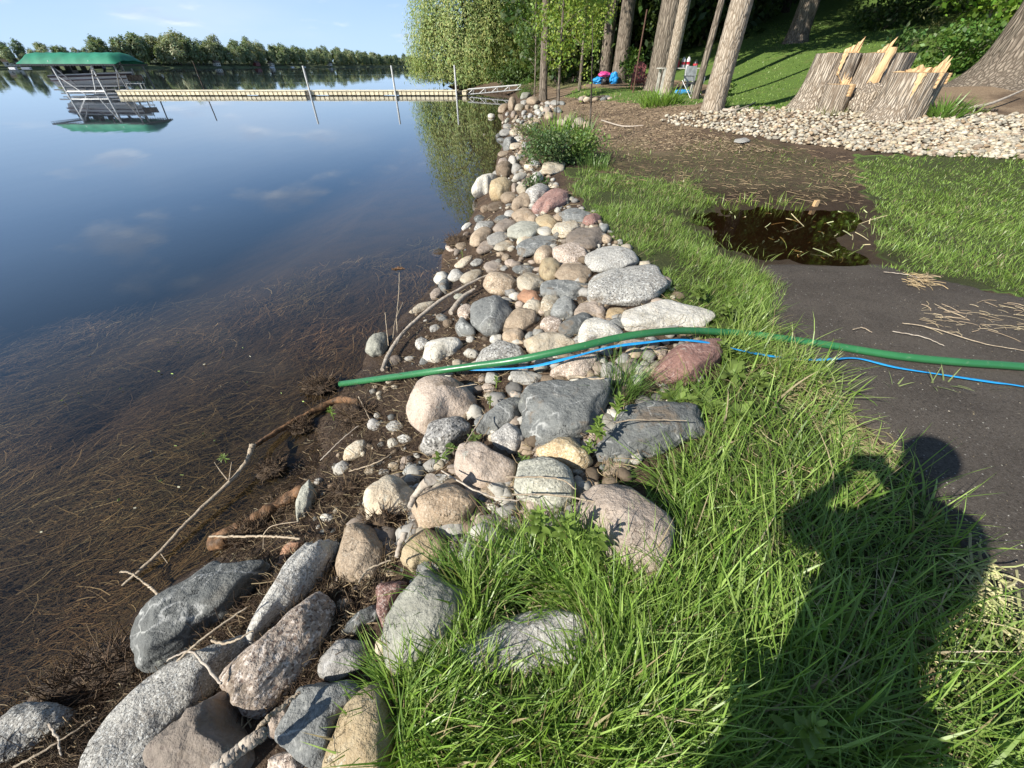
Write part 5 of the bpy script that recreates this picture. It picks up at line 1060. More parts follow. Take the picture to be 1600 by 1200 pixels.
for x in (P0_, P1_):
    for y in (.1, 3.3):
        lb('post', M['metalwhite'], lf, lambda mb: tube(mb, [(x, y, -1.5), (x, y, .5), (x, y, 2.3)], .075, 8), True)
for y in (.1, 3.3):
    lb('brace', M['metalwhite'], lf, lambda mb: [tube(mb, [(P1_, y, 2.05), (P1_ - .9, y, .1)], .05, 6), tube(mb, [(P0_, y, 1.3), (P0_ + 1.5, y, .05)], .045, 6), tube(mb, [(P0_, y, .25), (P1_, y, .25)], .05, 6)])
for y in (.1, 1.0, 2.4, 3.3): lb('track', M['alu'], lf, lambda mb: [box(mb, (2.3, y, z_), (5.2, .06, .08)) for z_ in (.12, .62)] + [tube(mb, [(.0 + k_ * .9, y, .12), (.4 + k_ * .9, y, .62)], .03, 5) for k_ in range(5)])
lb('brace', M['alu'], lf, lambda mb: [tube(mb, [(P1_ + 1.9, y, 2.0), (P1_ + 2.1, y, -.2)], .06, 6) for y in (.1, 3.3)] + [tube(mb, [(P1_ + 1.2, .1, .1), (P1_ + 1.9, .1, 1.7)], .05, 6), tube(mb, [(P0_, .1, 2.0), (P0_ + 1.2, .1, .7)], .05, 6), tube(mb, [(P1_, 3.3, 2), (P0_ + .5, 3.3, .2)], .05, 6)])
lb('cradle', M['alu'], lf, lambda mb: [box(mb, (1.2, y, .34), (5.5, .12, .1)) for y in (1.0, 2.4)] + [box(mb, (x, 1.7, .26), (.1, 3.3, .1)) for x in (P0_, P1_, P1_ + 2.2)])
lb('winch_wheel', M['black'], lf, lambda mb: tube(mb, [(P1_ + .25 * math.cos(a), -.05, 1.5 + .25 * math.sin(a)) for a in np.linspace(0, 6.28, 17)], .025, 5), True)
bt = empty('speedboat', (dx(90, 34.5) + .9, DY + 1.9, .4), 'white and dark striped motorboat hanging in the lift under the green canopy', 'boat')
def hull(mb, z0, z1, off=0., ins=1.):
    n = 26; m = 12; V = []; L = 6.4
    for i in range(n + 1):
        u = i / n; b = 1.12 * (1 - max(0, (u - .45) / .55) ** 2.3) * ins + .015; keel = .62 * max(0, (u - .5) / .5) ** 2.2; top = .95 + .22 * u
        for j in range(m + 1):
            q = j / m * 2 - 1; s = abs(q); yy = math.copysign(min(1, s * 1.35) ** .8, q) * (b + off) * (.72 + .28 * max(0, s * 1.35 - .6)); zz_ = keel + (.28 * (s / .62) if s < .62 else .28 + (s - .62) / .38 * (top - .28 - keel * .6)); zz_ = min(zz_, top)
            V.append((L * u + .25 * max(0, zz_ - .3) * u, yy, zz_))
    f = [(i * (m + 1) + j, (i + 1) * (m + 1) + j, (i + 1) * (m + 1) + j + 1, i * (m + 1) + j + 1) for i in range(n) for j in range(m)] + [tuple(range(m + 1))]
    mb.add(V, f)
lb('hull', M['boatwhite'], bt, lambda mb: hull(mb, 0, 1), True)
for z, h_, mt in ((.52, .08, 'boatdark'), (.76, .14, 'boatdark')):
    def band_(mb):
        for s in (-1, 1):
            V = []; n = 26
            for i in range(n + 1):
                u = i / n; b = 1.12 * (1 - max(0, (u - .45) / .55) ** 2.3) + .05
                for q in (z, z + h_): V.append((6.4 * u + .25 * max(0, q - .3) * u, s * (b * (.86 + .12 * q) + .02), q + .16 * u))
            mb.add(V, [(2 * i, 2 * i + 2, 2 * i + 3, 2 * i + 1) for i in range(n)])
    lb('stripe', M[mt], bt, band_)
lb('deck', M['boatwhite'], bt, lambda mb: mb.add([(0, -1.05, 1.0), (0, 1.05, 1.0), (3, 1.15, 1.08), (5.2, .75, 1.14), (6.7, 0, 1.2), (5.2, -.75, 1.14), (3, -1.15, 1.08)], [(0, 1, 2, 3, 4, 5, 6)]))
lb('windscreen', M['black'], bt, lambda mb: tube(mb, [(3.4, -.9, 1.1), (3.9, -.6, 1.45), (4.1, 0, 1.5), (3.9, .6, 1.45), (3.4, .9, 1.1)], [.05, .12, .14, .12, .05], 6))
for x in (.9, 2.3):
    for y in (-.5, .5): lb('seat', M['black'], bt, lambda mb: [box(mb, (x, y, 1.15), (.5, .5, .25)), box(mb, (x - .2, y, 1.38), (.12, .48, .4))])
lb('engine_cover', M['black'], bt, lambda mb: [box(mb, (.1, 0, 1.1), (.5, .6, .5), .1), tube(mb, [(-.35, 0, 1.0), (-.4, 0, .2)], [.16, .07], 8)])
# ------------------------------------------------------------------ leaves and trees
def leafcloud(mb, pts, size, col, rs, asp=.5, down=0., cvar=.3, out=None):
    n = len(pts); a = rs.normal(size=(n, 3)); a[:, 2] -= down; b = rs.normal(size=(n, 3))
    if out is not None:
        o_ = pts - np.array(out); o_ /= np.linalg.norm(o_, axis=1)[:, None] + 1e-6; b = o_ + b * .45; a = a - o_ * (a * o_).sum(1)[:, None] * .8
    a /= np.linalg.norm(a, axis=1)[:, None]; b = np.cross(a, b); b /= np.linalg.norm(b, axis=1)[:, None] + 1e-9
    s = size * rs.uniform(.6, 1.35, n)[:, None]; V = np.stack([pts, pts + a * s * .45 + b * s * asp / 2, pts + a * s, pts + a * s * .45 - b * s * asp / 2], 1).reshape(-1, 3)
    c = np.array(col) * rs.uniform(1 - cvar, 1 + cvar, n)[:, None] * np.array([1, 1, 1]); c[:, 0] *= rs.uniform(.8, 1.25, n)
    mb.f.append(np.arange(n)[:, None] * 4 + np.arange(4) + mb.n); mb.v.append(V); mb.c.append(np.repeat(c, 4, 0)); mb.n += 4 * n
def crownpts(n, ctr, rad, ncl, rs, cl=.28, hollow=.4):
    d = rs.normal(size=(ncl, 3)); d /= np.linalg.norm(d, axis=1)[:, None]; c = d * (hollow + (1 - hollow) * rs.rand(ncl)[:, None] ** .6)
    k = rs.randint(ncl, size=n); p = c[k] + np.clip(rs.normal(size=(n, 3)), -1.7, 1.7) * cl * rs.uniform(.5, 1.2, ncl)[k][:, None] * np.array([1, 1, .7])
    r_ = np.linalg.norm(p, axis=1)[:, None]; p = p / np.maximum(1, r_ / 1.12)
    return p * np.array(rad) + np.array(ctr)
def trunk(name, h, r, mat, root, lean=(0, 0), flare=.5, sides=22, wob=.12, limbs=(), seed=0, rings=26):
    rs = np.random.RandomState(seed + 5); z = np.concatenate([np.linspace(0, 1.2, 9)[:-1], np.linspace(1.2, h, rings - 8)])
    pts = np.stack([lean[0] * z + wob * np.sin(z * .5 + seed) * (z / h), lean[1] * z + wob * np.cos(z * .43 + seed) * (z / h), z - .25], 1)
    rad = r * (1 - .45 * z / h) * (1 + flare * np.exp(-z / .35)); ph = rs.uniform(0, 6.28, 6)
    def disp(t_, a): return .04 * np.sin(a * 3 + ph[0]) + .035 * np.sin(a * 7 + ph[1] + t_ * 3) + .025 * np.sin(a * 13 + ph[2] + t_ * 9) + .12 * math.exp(-t_ * h / .5) * np.sin(a * 5 + ph[3])
    mb = MB(); tube(mb, pts, rad, sides, disp=disp); o = mb.build('trunk', M[mat], root, True)
    for L in limbs:
        mb = MB(); tube(mb, smoothpath(L[0], 12), np.linspace(L[1], L[1] * .3, 12), 8); mb.build('limb', M[mat], root, True)
    return o
BIGCROWN = []
rs = np.random.RandomState(8)
for k in range(3):
    mb = MB(); leafcloud(mb, crownpts(9000, (0, 0, 0), (5, 5, 4.2), 60, rs, .2), .34, (.06, .11, .028), rs, .6); m_ = mb.mesh('crown'); m_.materials.append(M['leaf']); BIGCROWN.append(m_)
def bigtree(px, py, r, label, h=15, mat='bark', P_=None, crown=True, lean=(0, 0), cz=11.5, seed=0, name='tall_tree', cs=1., **kw):
    p = P(px, py) if P_ is None else np.array([P_[0], P_[1], ground(*P_)]); root = empty(name, p, label, 'tree', 'tall trees on the shore')
    lim = [([(lean[0] * z_, lean[1] * z_, z_), (1.2 * math.cos(a) + lean[0] * z_, 1.2 * math.sin(a), z_ + 1.5), (3 * math.cos(a), 3 * math.sin(a), z_ + 3.2)], r * .35) for z_, a in [(h * .5, seed + .3), (h * .58, seed + 2.5), (h * .66, seed + 4.4)]] if crown else []
    trunk('trunk', h, r, mat, root, lean, seed=seed, limbs=lim, **kw)
    if crown: link('crown', BIGCROWN[seed % 3], root, (lean[0] * cz, lean[1] * cz, cz), (0, 0, seed * 1.7), (cs, cs, cs))
    return p
def wp(px, t): return (dx(px, t), 1.27 * t)
print('T7', bigtree(1112, 173, .26, 'pale straight trunk at the left end of the river stone bed', seed=1, mat='barklight', flare=.3, h=18, cz=18.5, cs=.6))
bigtree(0, 0, .45, 'dappled trunk behind the pink and blue floats', P_=wp(966, 25), seed=2)
bigtree(0, 0, .40, 'shaded trunk left of the dappled one at the wood edge', P_=wp(943, 27), seed=3)
bigtree(0, 0, .46, 'thick furrowed trunk with flared foot behind the smooth pale trunk', P_=wp(1027, 17.8), seed=4, flare=.6)
bigtree(0, 0, .21, 'smooth pinkish pale trunk rising from the day lilies', P_=wp(1044, 15.2), seed=5, mat='barklight', flare=.2, wob=.06, h=17, cz=17, cs=.55)
bigtree(0, 0, .11, 'thin dark leaning trunk close behind the camp chair', P_=wp(1092, 13.2), seed=6, mat='bark', crown=False, h=9, wob=.02, lean=(.03, 0))
print('T8', bigtree(1243, 66, .48, 'shaded trunk standing on the mown slope behind the stumps', seed=7, flare=.7))
bigtree(0, 0, .85, 'massive leaning trunk at the right edge of the picture', P_=(13.6, 13.2), seed=8, h=14, flare=.8, sides=40, lean=(.03, 0), cs=.8, cz=14)
print('T1', bigtree(848, 157, .2, 'slim grey trunk on the rocky shore at the near side of the willow', seed=9, h=13, flare=.45, cz=12, cs=.7, sides=16, name='shore_tree'))
for k, (px, t_) in enumerate([(905, 31), (998, 33), (1072, 32), (1190, 38), (1300, 46), (1335, 40), (1345, 36), (1480, 30)]):
    bigtree(0, 0, [.2, .3, .28, .3, .3, .25, .25, .35, .16][k], ['thin', 'dark', 'brown', 'slim', 'straight', 'far', 'leaning', 'stout', 'slender'][k] + ' shaded trunk deep in the wood ' + ['behind the saplings', 'behind the chairs', 'behind the table', 'left of the slope tree', 'beyond the slope', 'above the stumps', 'beside the far one', 'behind the maple', 'between table and thin dark trunk'][k], P_=wp(px, t_), seed=10 + k, mat='barkdark' if k % 2 else 'bark')
# saplings with light yellow-green leaves
def sapling(px, py, h, r, label, n, rad, cz, col, ls=.1, lean=(0, 0), P_=None, name='sapling', mat='bark'):
    p = P(px, py) if P_ is None else np.array([P_[0], P_[1], ground(*P_)]); root = empty(name, p, label, 'tree'); rs = np.random.RandomState(int(px + h * 10))
    trunk('trunk', h, r, mat, root, lean, flare=.2, sides=10, wob=.08, seed=int(px) % 7); mb = MB()
    for k in range(14):
        a = k * 2.4; z_ = h * (.3 + .6 * k / 14); e = (math.cos(a) * rad[0] * .8, math.sin(a) * rad[1] * .8, z_ + .35); tube(mb, smoothpath([(lean[0] * z_, 0, z_ - .25), (e[0] * .5, e[1] * .5, z_ + .15), e], 7), np.linspace(r * .3, .006, 7), 5)
    mb.build('branches', M[mat], root, True)
    mb = MB(); leafcloud(mb, crownpts(n, (lean[0] * cz, 0, cz), rad, 34, rs, .22), ls, col, rs, .6); mb.build('crown', M['leaf'], root)
    return p
YG = (.24, .33, .06)
print('sap', sapling(872, 163, 5.5, .06, 'young tree with light yellow-green leaves right of the shore trunk', 5200, (1.5, 1.3, 2.3), 3.7, YG, .12))
sapling(905, 141, 6, .09, 'light green sapling with a mossy trunk at the wood edge', 5500, (1.6, 1.4, 2.3), 4.1, YG, .13)
sapling(835, 150, 5, .05, 'small light green tree touching the willow behind the gangway', 3000, (1.4, 1.4, 2.0), 3.8, (.12, .19, .04), .13)
p = P(920, 225); root = empty('young_stem', p, 'thin bare dark stem standing in front of the fire ring', 'young tree'); mb = MB(); tube(mb, [(0, 0, 0), (-.05, 0, .8), (-.12, .05, 1.6), (-.2, .05, 2.2)], [.022, .018, .012, .005], 6); mb.build('stem', M['barkdark'], root, True)
mb = MB(); leafcloud(mb, crownpts(160, (-.1, 0, 1.4), (.25, .25, .9), 12, rs, .3), .06, YG, rs); mb.build('leaves', M['leaf'], root)
p = P(870, 212); root = empty('young_stem', p, 'thin bare stem with few leaves beside the iris', 'young tree'); mb = MB(); tube(mb, [(0, 0, 0), (-.05, 0, .5), (-.08, .05, 1.1)], [.016, .012, .005], 6); mb.build('stem', M['barkdark'], root, True)
# willow hanging over the water
def willow():
    cxw, cyw = dx(752, 46), 57.; root = empty('willow', (cxw, cyw, .3), 'huge weeping willow hanging over the water behind the gangway', 'willow tree'); rs = np.random.RandomState(4)
    trunk('trunk', 13, .5, 'barkdark', root, seed=3, limbs=[([(0, 0, 3), (math.cos(a) * 3, math.sin(a) * 3, 8), (math.cos(a) * 6, math.sin(a) * 6, 9)], .22) for a in (0, 1.3, 2.5, 3.8, 5)])
    ns = 3600; d = rs.normal(size=(ns, 3)); d[:, 2] = np.abs(d[:, 2]) * .85 - .28; d /= np.linalg.norm(d, axis=1)[:, None]; k = rs.uniform(.72, 1.03, ns)[:, None]
    lump = 1 + fbm(d * 3.1, 3, 9)[:, None] * .27; top = d * k * np.array([7.5, 6.3, 13.5]) * lump + [0, 0, 4.4]; top[:, 2] = np.maximum(top[:, 2], 1.1)
    L = rs.uniform(1.2, 3.8, ns) * sst(0, 4, top[:, 2]) + 1.1; pts = []
    for s in range(26):
        f = s / 26; q = top + np.stack([d[:, 0] * .6 * f, d[:, 1] * .6 * f, -L * f], 1); q += rs.normal(0, .17, q.shape); pts.append(q[q[:, 2] > .0 + rs.rand(len(q)) * .5])
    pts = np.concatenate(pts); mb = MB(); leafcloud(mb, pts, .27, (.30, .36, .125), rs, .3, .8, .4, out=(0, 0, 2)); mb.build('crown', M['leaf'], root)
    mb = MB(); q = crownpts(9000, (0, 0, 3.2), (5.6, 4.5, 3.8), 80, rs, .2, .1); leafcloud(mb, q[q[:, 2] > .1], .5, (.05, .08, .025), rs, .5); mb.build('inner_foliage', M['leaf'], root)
    mb = MB(); q = []
    for k in range(240):
        a = rs.uniform(0, 6.28); r_ = rs.uniform(3, 7); e = np.array([math.cos(a) * r_, math.sin(a) * r_ * .8, rs.uniform(.1, 1.5)]); tube(mb, [e * .6 + [0, 0, 2.2], e * .85 + [0, 0, 1.3], e], [.04, .025, .01], 4, cap=False)
    mb.build('branches', M['bark'], root)
willow()
UND = []
for k in range(5):
    rs = np.random.RandomState(40 + k); mb = MB(); q = crownpts(7500, (0, 0, 4.2), (2.9, 2.9, 4.4), 70, rs, .2); leafcloud(mb, q[q[:, 2] > .1], .27, [(.045, .085, .02), (.06, .10, .022), (.035, .065, .018), (.075, .12, .03), (.045, .08, .03)][k], rs, .55); m_ = mb.mesh('crown'); m_.materials.append(M['leaf']); UND.append(m_)
rs = np.random.RandomState(99); us = []
for k, (px, t_) in enumerate([(868, 33), (895, 30), (925, 31), (950, 33), (985, 30), (1010, 31), (1045, 29), (1080, 28), (1100, 34), (880, 40), (940, 40), (1000, 40), (1060, 40), (1120, 44), (1160, 48), (1200, 46), (1240, 50), (1290, 52), (1330, 48), (1150, 36), (1375, 45), (1400, 38), (1430, 31), (1470, 34), (1510, 28), (1560, 26), (1600, 24), (1450, 24), (1540, 20), (1640, 19), (1690, 17), (1130, 54), (1180, 58), (1350, 58), (1420, 50), (1500, 42), (1065, 33), (972, 35), (905, 36), (830, 44), (800, 60), (850, 60), (920, 55), (1000, 56), (1080, 58), (1400, 66), (1250, 66), (1560, 40), (1620, 34)]):
    x, y = wp(px, t_); root = empty('understory_tree', (x, y, ground(x, y) - .1), ['', 'mid green '][k % 2] + ['dark leafy tree', 'bushy tree', 'dense tree', 'shaded tree'][k % 4] + ' ' + ['near the front', 'in the middle', 'deep in the back'][0 if t_ < 30 else 1 if t_ < 42 else 2] + ' of the wood ' + ['behind the saplings', 'behind the coloured floats', 'behind the maroon chair', 'behind the thick furrowed trunk', 'behind the camp table', 'left of the slope tree', 'above the shaded slope', 'behind the stumps', 'behind the maple', 'behind the spruce', 'by the massive trunk'][int(np.searchsorted([900, 960, 1005, 1040, 1090, 1200, 1290, 1390, 1450, 1520], px))], 'tree', 'leafy trees filling the wood')
    s = rs.uniform(.85, 1.35) * (1 + .012 * t_); link('crown', UND[k % 5], root, (0, 0, 0), (0, 0, rs.uniform(0, 6.28)), (s, s, s)); mb = MB()
    if k < 2: mb0 = MB(); tube(mb0, [(0, 0, 0), (0, 0, 3), (.1, 0, 6)], [.13, .1, .05], 8); TM = mb0.mesh('trunk', True); TM.materials.append(M['barkdark'])
    link('trunk', TM, root)
# maple and spruce to the right
print('maple', sapling(1440, 0, 6.5, .06, 'bright maple sapling with broad leaves behind the stumps', 2600, (2.0, 1.5, 2.4), 3.0, (.16, .27, .035), .24, P_=(dx(1420, 17), 19.5)))
x, y = dx(1475, 16.5), 20.5; root = empty('spruce', (x, y, ground(x, y)), 'olive green spruce with drooping boughs left of the massive trunk', 'spruce tree'); trunk('trunk', 9, .12, 'bark', root, flare=.2, sides=10)
rs = np.random.RandomState(31); mb = MB()
for k in range(150):
    z_ = 8.8 * (k / 150) ** .9 + .1; a = k * 2.4; L = 2.5 * (1 - z_ / 9.4) + .2; n_ = int(130 * L / 2.5) + 20; f = rs.rand(n_); q = np.stack([np.cos(a) * L * f, np.sin(a) * L * f, z_ - .35 * f * L + .08 * f], 1) + rs.normal(0, 1, (n_, 3)) * np.array([.16, .16, .07]) * f[:, None]; leafcloud(mb, q, .16, (.085, .10, .035), rs, .25)
mb.build('boughs', M['leaf'], root)
def bush(px, py, rad, n, ls, col, label, name='bush', asp=.55, cz=None, P_=None, cl=.3):
    p = P(px, py) if P_ is None else np.array(P_); root = empty(name, p, label, 'bush'); rs = np.random.RandomState(int(px)); cz = rad[2] * .8 if cz is None else cz
    q = crownpts(n, (0, 0, cz), rad, 26, rs, cl, .2); q = q[q[:, 2] > .01]; mb = MB(); leafcloud(mb, q, ls, col, rs, asp, -.3, .35); mb.build('foliage', M['leaf'], root); mb = MB()
    for k in range(16):
        a = k * 2.4; tube(mb, [(0, 0, -.05), (math.cos(a) * rad[0] * .4, math.sin(a) * rad[1] * .4, cz), (math.cos(a) * rad[0] * .8, math.sin(a) * rad[1] * .8, cz * 1.5)], [.012, .008, .003], 4)
    mb.build('stems', M['bark'], root)
bush(862, 258, (.62, .5, .34), 3600, .05, (.11, .17, .065), 'dense blue-green leafy bush on the stone bank')
bush(905, 252, (.5, .45, .33), 2400, .055, (.15, .23, .06), 'brighter leafy bush right of the dense one')
bush(822, 215, (.45, .5, .25), 1000, .05, (.14, .19, .06), 'pale loose bush trailing over the far shore stones')
bush(836, 300, (.22, .2, .14), 500, .04, (.07, .12, .04), 'little blue-green bush growing out between stones at the weeds')
bush(826, 150, (.7, .6, .55), 1500, .12, (.09, .17, .03), 'feathery green bush at the foot of the slim shore trunk', asp=.2)
bush(1478, 118, (1.1, .8, .7), 2600, .13, (.09, .17, .03), 'low green bushes behind the rightmost stump')
bush(745, 140, (3, 1.5, 1.0), 3000, .3, (.08, .12, .035), 'dark bushes under the willow behind the last white post', P_=(dx(752, 43), 52.5, .1)); bush(790, 140, (2.2, 1.2, 1.1), 2200, .26, (.08, .13, .035), 'dark bushes behind the shore end of the gangway', P_=(dx(800, 37), 46, .3))
bush(1395, 100, (.6, .5, .6), 700, .16, (.10, .18, .05), 'broad-leaved plant between and behind the stumps')
bush(1380, 45, (2, 1.2, .8), 1500, .2, (.05, .09, .02), 'dark low shrub at the top of the shaded slope')
bush(1590, 122, (.4, .4, .3), 300, .16, (.12, .22, .04), 'green leaves at the foot of the massive trunk')
bush(1130, 150, (.3, .3, .25), 250, .12, (.15, .24, .04), 'small bright plant right of the pale straight trunk')
bush(1005, 112, (.7, .6, .9), 900, .14, (.10, .18, .03), 'light green shrub behind the maroon chair', P_=(dx(985, 22), 28, 1.1))
tuft('iris_leaves', 868, 236, 110, (.5, .8), .03, 'upright bright sword leaves standing above the leafy bush', .22, (.22, .34, .07), lean=(.02, .22), seg=4, cat='iris plant', off=.1)
tuft('iris_leaves', 905, 236, 60, (.5, .75), .028, 'second clump of sword leaves right of the larger one', .15, (.13, .23, .05), lean=(.02, .3), seg=4, cat='iris plant', seed=3, off=.1)
tuft('tall_sedge', 928, 262, 160, (.18, .36), .009, 'fine tall grass clump right of the leafy bushes', .3, (.14, .23, .06), lean=(.05, .6), seed=5)
tuft('day_lily', 1033, 164, 260, (.3, .6), .035, 'clump of day lily leaves in front of the smooth pinkish trunk', .62, (.17, .28, .045), lean=(.1, .8), cat='day lily')
tuft('day_lily', 1472, 184, 150, (.3, .55), .03, 'clump of strap leaves right of the rightmost stump', .3, (.14, .25, .045), lean=(.1, .8), cat='day lily')
tuft('grass_clump', 1127, 170, 40, (.2, .4), .02, 'few grass blades at the foot of the pale straight trunk', .15, (.15, .24, .05))
tuft('grass_clump', 1300, 178, 60, (.1, .25), .012, 'short green blades at the foot of the small stump', .35, (.2, .25, .07))
tuft('grass_clump', 1520, 178, 30, (.1, .3), .02, 'thin grass blades in the dirt right of the strap leaves', .2, (.2, .25, .07))
tuft('grass_clump', 818, 150, 90, (.3, .6), .02, 'bright reeds where the gangway meets the shore', .35, (.14, .25, .04))
for k, (x_, y_) in enumerate([(1100, 350), (1120, 372), (1150, 392), (1185, 405), (1360, 345), (1372, 370), (1382, 392), (1345, 330), (1210, 330), (1260, 345), (1340, 395), (1300, 400), (1230, 398), (1085, 340), (1140, 330), (1330, 360)]): tuft('grass_clump', x_, y_, 16 if k < 8 else 6, (.06, .18), .007, 'grass tuft growing in the wet margin of the puddle', .12, (.26, .33, .09), seed=50 + k, lean=(.1, 1.1))
for k in range(9): tuft('grass_clump', 1110 + k * 17, 318 + (k % 3) * 5, 14, (.08, .2), .008, 'bright green grass clump at the back edge of the puddle', .07, (.25, .36, .06), seed=k)
for o in list(bpy.data.objects):
    if o.name.startswith('grass_clump') and o.get('label', '').startswith('bright green grass clump at'): o['group'] = 'grass clumps edging the puddle'
    if o.name.startswith('grass_clump') and o.get('label', '').startswith('grass tuft growing in the wet'): o['group'] = 'grass tufts in the wet puddle margin'
# ------------------------------------------------------------------ split stumps
sroot = empty('tree_stump', P(1345, 172), 'freshly cut multi-stemmed stump with torn yellow wood on the river stones', 'tree stump'); SR = np.array(sroot.location)
def stem(px, py, r, h, seed, flare=(.5, 0), tilt=(0, 0), topz=.0, bark_='barkcut', P_=None):
    p = (P(px, py) if P_ is None else np.array([*P_, ground(*P_)])) - SR; rs = np.random.RandomState(seed); n = 72; z = np.linspace(0, 1, 22) ** .8 * h; pts = np.stack([p[0] + tilt[0] * z, p[1] + tilt[1] * z, p[2] - .15 + z * 1.0 + 0 * z], 1); V = []
    a = np.linspace(0, 2 * math.pi, n, endpoint=False); ph = rs.uniform(0, 6.28, 8)
    ridge = lambda zz_: .045 * np.abs(np.sin(a * 13 + ph[0] + zz_ * 1.3 + .7 * np.sin(a * 3))) + .03 * np.abs(np.sin(a * 23 + ph[1] - zz_ * 2)) + .07 * np.sin(a * 2 + ph[2]) + .04 * np.sin(a * 5 + ph[3])
    for i in range(22):
        fl = np.exp(-z[i] / (h * .28)); root_ = .55 * fl * (np.maximum(0, np.cos(a - 3.4)) ** 2 * flare[0] * 2 + .35 * np.abs(np.sin(a * 2.5 + ph[4])) * 1.0)
        rr_ = r * (1 + ridge(z[i]) + root_); V.append(pts[i] + np.stack([np.cos(a) * rr_, np.sin(a) * rr_, 0 * a + (topz * np.cos(a - 1) * .15 if i == 21 else 0)], 1))
    V = np.concatenate(V); i = np.arange(21)[:, None] * n; j = np.arange(n)[None]; k = (j + 1) % n; mb = MB(); mb.add(V, np.stack([i + j, i + k, i + n + k, i + n + j], -1).reshape(-1, 4)); st = mb.build('stem', M[bark_], sroot, True)
    ring = V[-n:]; c = ring.mean(0); q = [ring * 1.0]; mb = MB(); VV = [ring - (ring - c) * .03]
    for s in (.75, .5, .25): VV.append(c + (ring - c) * s + np.stack([0 * a, 0 * a, fbm(np.stack([np.cos(a) * s * 3, np.sin(a) * s * 3, a * 0 + seed], 1), 3, 2) * .05 - .01], 1))
    VV = np.concatenate(VV + [c[None]]); f = [(b * n + j_, b * n + (j_ + 1) % n, (b + 1) * n + (j_ + 1) % n, (b + 1) * n + j_) for b in range(3) for j_ in range(n)] + [(3 * n + j_, 3 * n + (j_ + 1) % n, 4 * n) for j_ in range(n)]
    mb.add(VV + [0, 0, .004], f); mb.build('cut_face', M['freshwood'], sroot); return c
def splinter(c, L, w_, d, n, seed, label=None):
    rs = np.random.RandomState(seed); mb = MB(); d = np.array(d, float)
    for k in range(n):
        b = c + rs.normal(0, w_, 3) * [1, .6, .05]; tip = b + (d + rs.normal(0, .12, 3)) * L * rs.uniform(.35, 1.05); s = rs.uniform(.012, .035)
        tube(mb, [b - d * .1, b, (b + tip) / 2 + rs.normal(0, .008, 3), tip], [s, s, s * .7, .002], 4, flat=.45)
    mb.build('splinter', M['freshwood'], sroot)
def onview(px, py, base): # point of the stump seen at a pixel, at the depth of its stem
    t_ = (base[1] + SR[1]) / ray(px, py)[1]; return W(px, py, t_) - SR
cA = stem(1278, 168, .50, 1.26, 1, (.9, 0)); cB = stem(1297, 175, .27, .70, 2, (.3, 0)); cC = stem(1350, 163, .50, 1.16, 3, (.5, 0)); cD = stem(1400, 181, .50, .92, 4, (.5, 0))
print('stump tops', [proj(*(c + SR)) for c in (cA, cB, cC, cD)])
def shard(c, L, wdt, lean_, seed):      # a torn fan of wood left standing on the cut
    rs = np.random.RandomState(seed); mb = MB()
    n = 9; xs = np.linspace(-wdt, wdt, n); hs_ = L * (.25 + .75 * np.linspace(0, 1, n) ** 1.3) * (1 + rs.uniform(-.25, .25, n)); hs_[-1] *= .55
    V = []
    for k in range(n): V += [(xs[k], -.03 + rs.normal(0, .008), -.03), (xs[k], .04 + rs.normal(0, .008), -.03), (xs[k] + lean_ * hs_[k], rs.normal(0, .012), hs_[k])]
    f = []
    for k in range(n - 1): a = 3 * k; f += [(a, a + 3, a + 5, a + 2), (a + 4, a + 1, a + 2, a + 5)]
    mb.add(np.array(V) + c, f); mb.build('splinter', M['freshwood'], sroot)
for k, (c_, L, w_, ln_) in enumerate([(cA + [.12, -.2, 0], .30, .17, .25), (cA + [.14, -.12, 0], .24, .14, .3), (cC + [-.3, -.22, -.02], .34, .10, .25), (cC + [-.27, -.12, -.02], .26, .10, .3), (cD + [.26, -.2, 0], .28, .13, .15), (cD + [.28, -.08, 0], .32, .10, .2), (cD + [-.02, .08, .0], .16, .2, -.5), (cD + [.02, -.02, .0], .12, .2, .7), (cB + [.02, -.04, 0], .18, .1, .3)]): shard(c_, L, w_, ln_, k)
for k, (dx_, dz_, L) in enumerate([(-.72, .6, .42), (-.25, .9, .26), (.15, .95, .22), (.45, .7, .2), (-.5, .3, .24)]):
    mb = MB(); tube(mb, [cB + [0, -.05, -.02], cB + np.array([dx_ * .5, -.06, dz_ * .5]) * L, cB + np.array([dx_, -.08, dz_]) * L], [.02, .016, .006], 5, flat=.5); mb.build('splinter', M['freshwood'], sroot)
def strip(stem_c, r, ang, z0, z1, w0, w1, tilt=0.):
    mb = MB(); n = 10; V = []
    for k in range(n + 1):
        t_ = k / n; z = z0 + (z1 - z0) * t_; w_ = w0 + (w1 - w0) * t_ + .012 * math.sin(k * 2.3); a = ang + tilt * t_; b = np.array([math.sin(a), -math.cos(a), 0]); s = np.array([math.cos(a), math.sin(a), 0])
        q = np.array([stem_c[0], stem_c[1], z]) + b * r; V += [q - s * w_, q - s * w_ * .4 + b * .03, q + s * w_ * .5 + b * .035, q + s * w_]
    mb.add(V, [(4 * k + j_, 4 * k + j_ + 1, 4 * k + j_ + 5, 4 * k + j_ + 4) for k in range(n) for j_ in range(3)]); mb.build('torn_wood', M['freshwood'], sroot)
zA, zB, zC, zD = cA[2], cB[2], cC[2], cD[2]
strip(cC, .60, -.75, zC - .85, zC + .1, .12, .08, .2)
strip(cA, .555, -.35, zA - .42, zA, .02, .06); strip(cB, .30, .25, zB - .22, zB + .01, .06, .09); strip(cD, .56, -.55, zD - .42, zD, .025, .07); strip(cD, .56, .05, zD - .25, zD, .015, .04); strip(cD, .57, .4, zD - .18, zD, .01, .03)
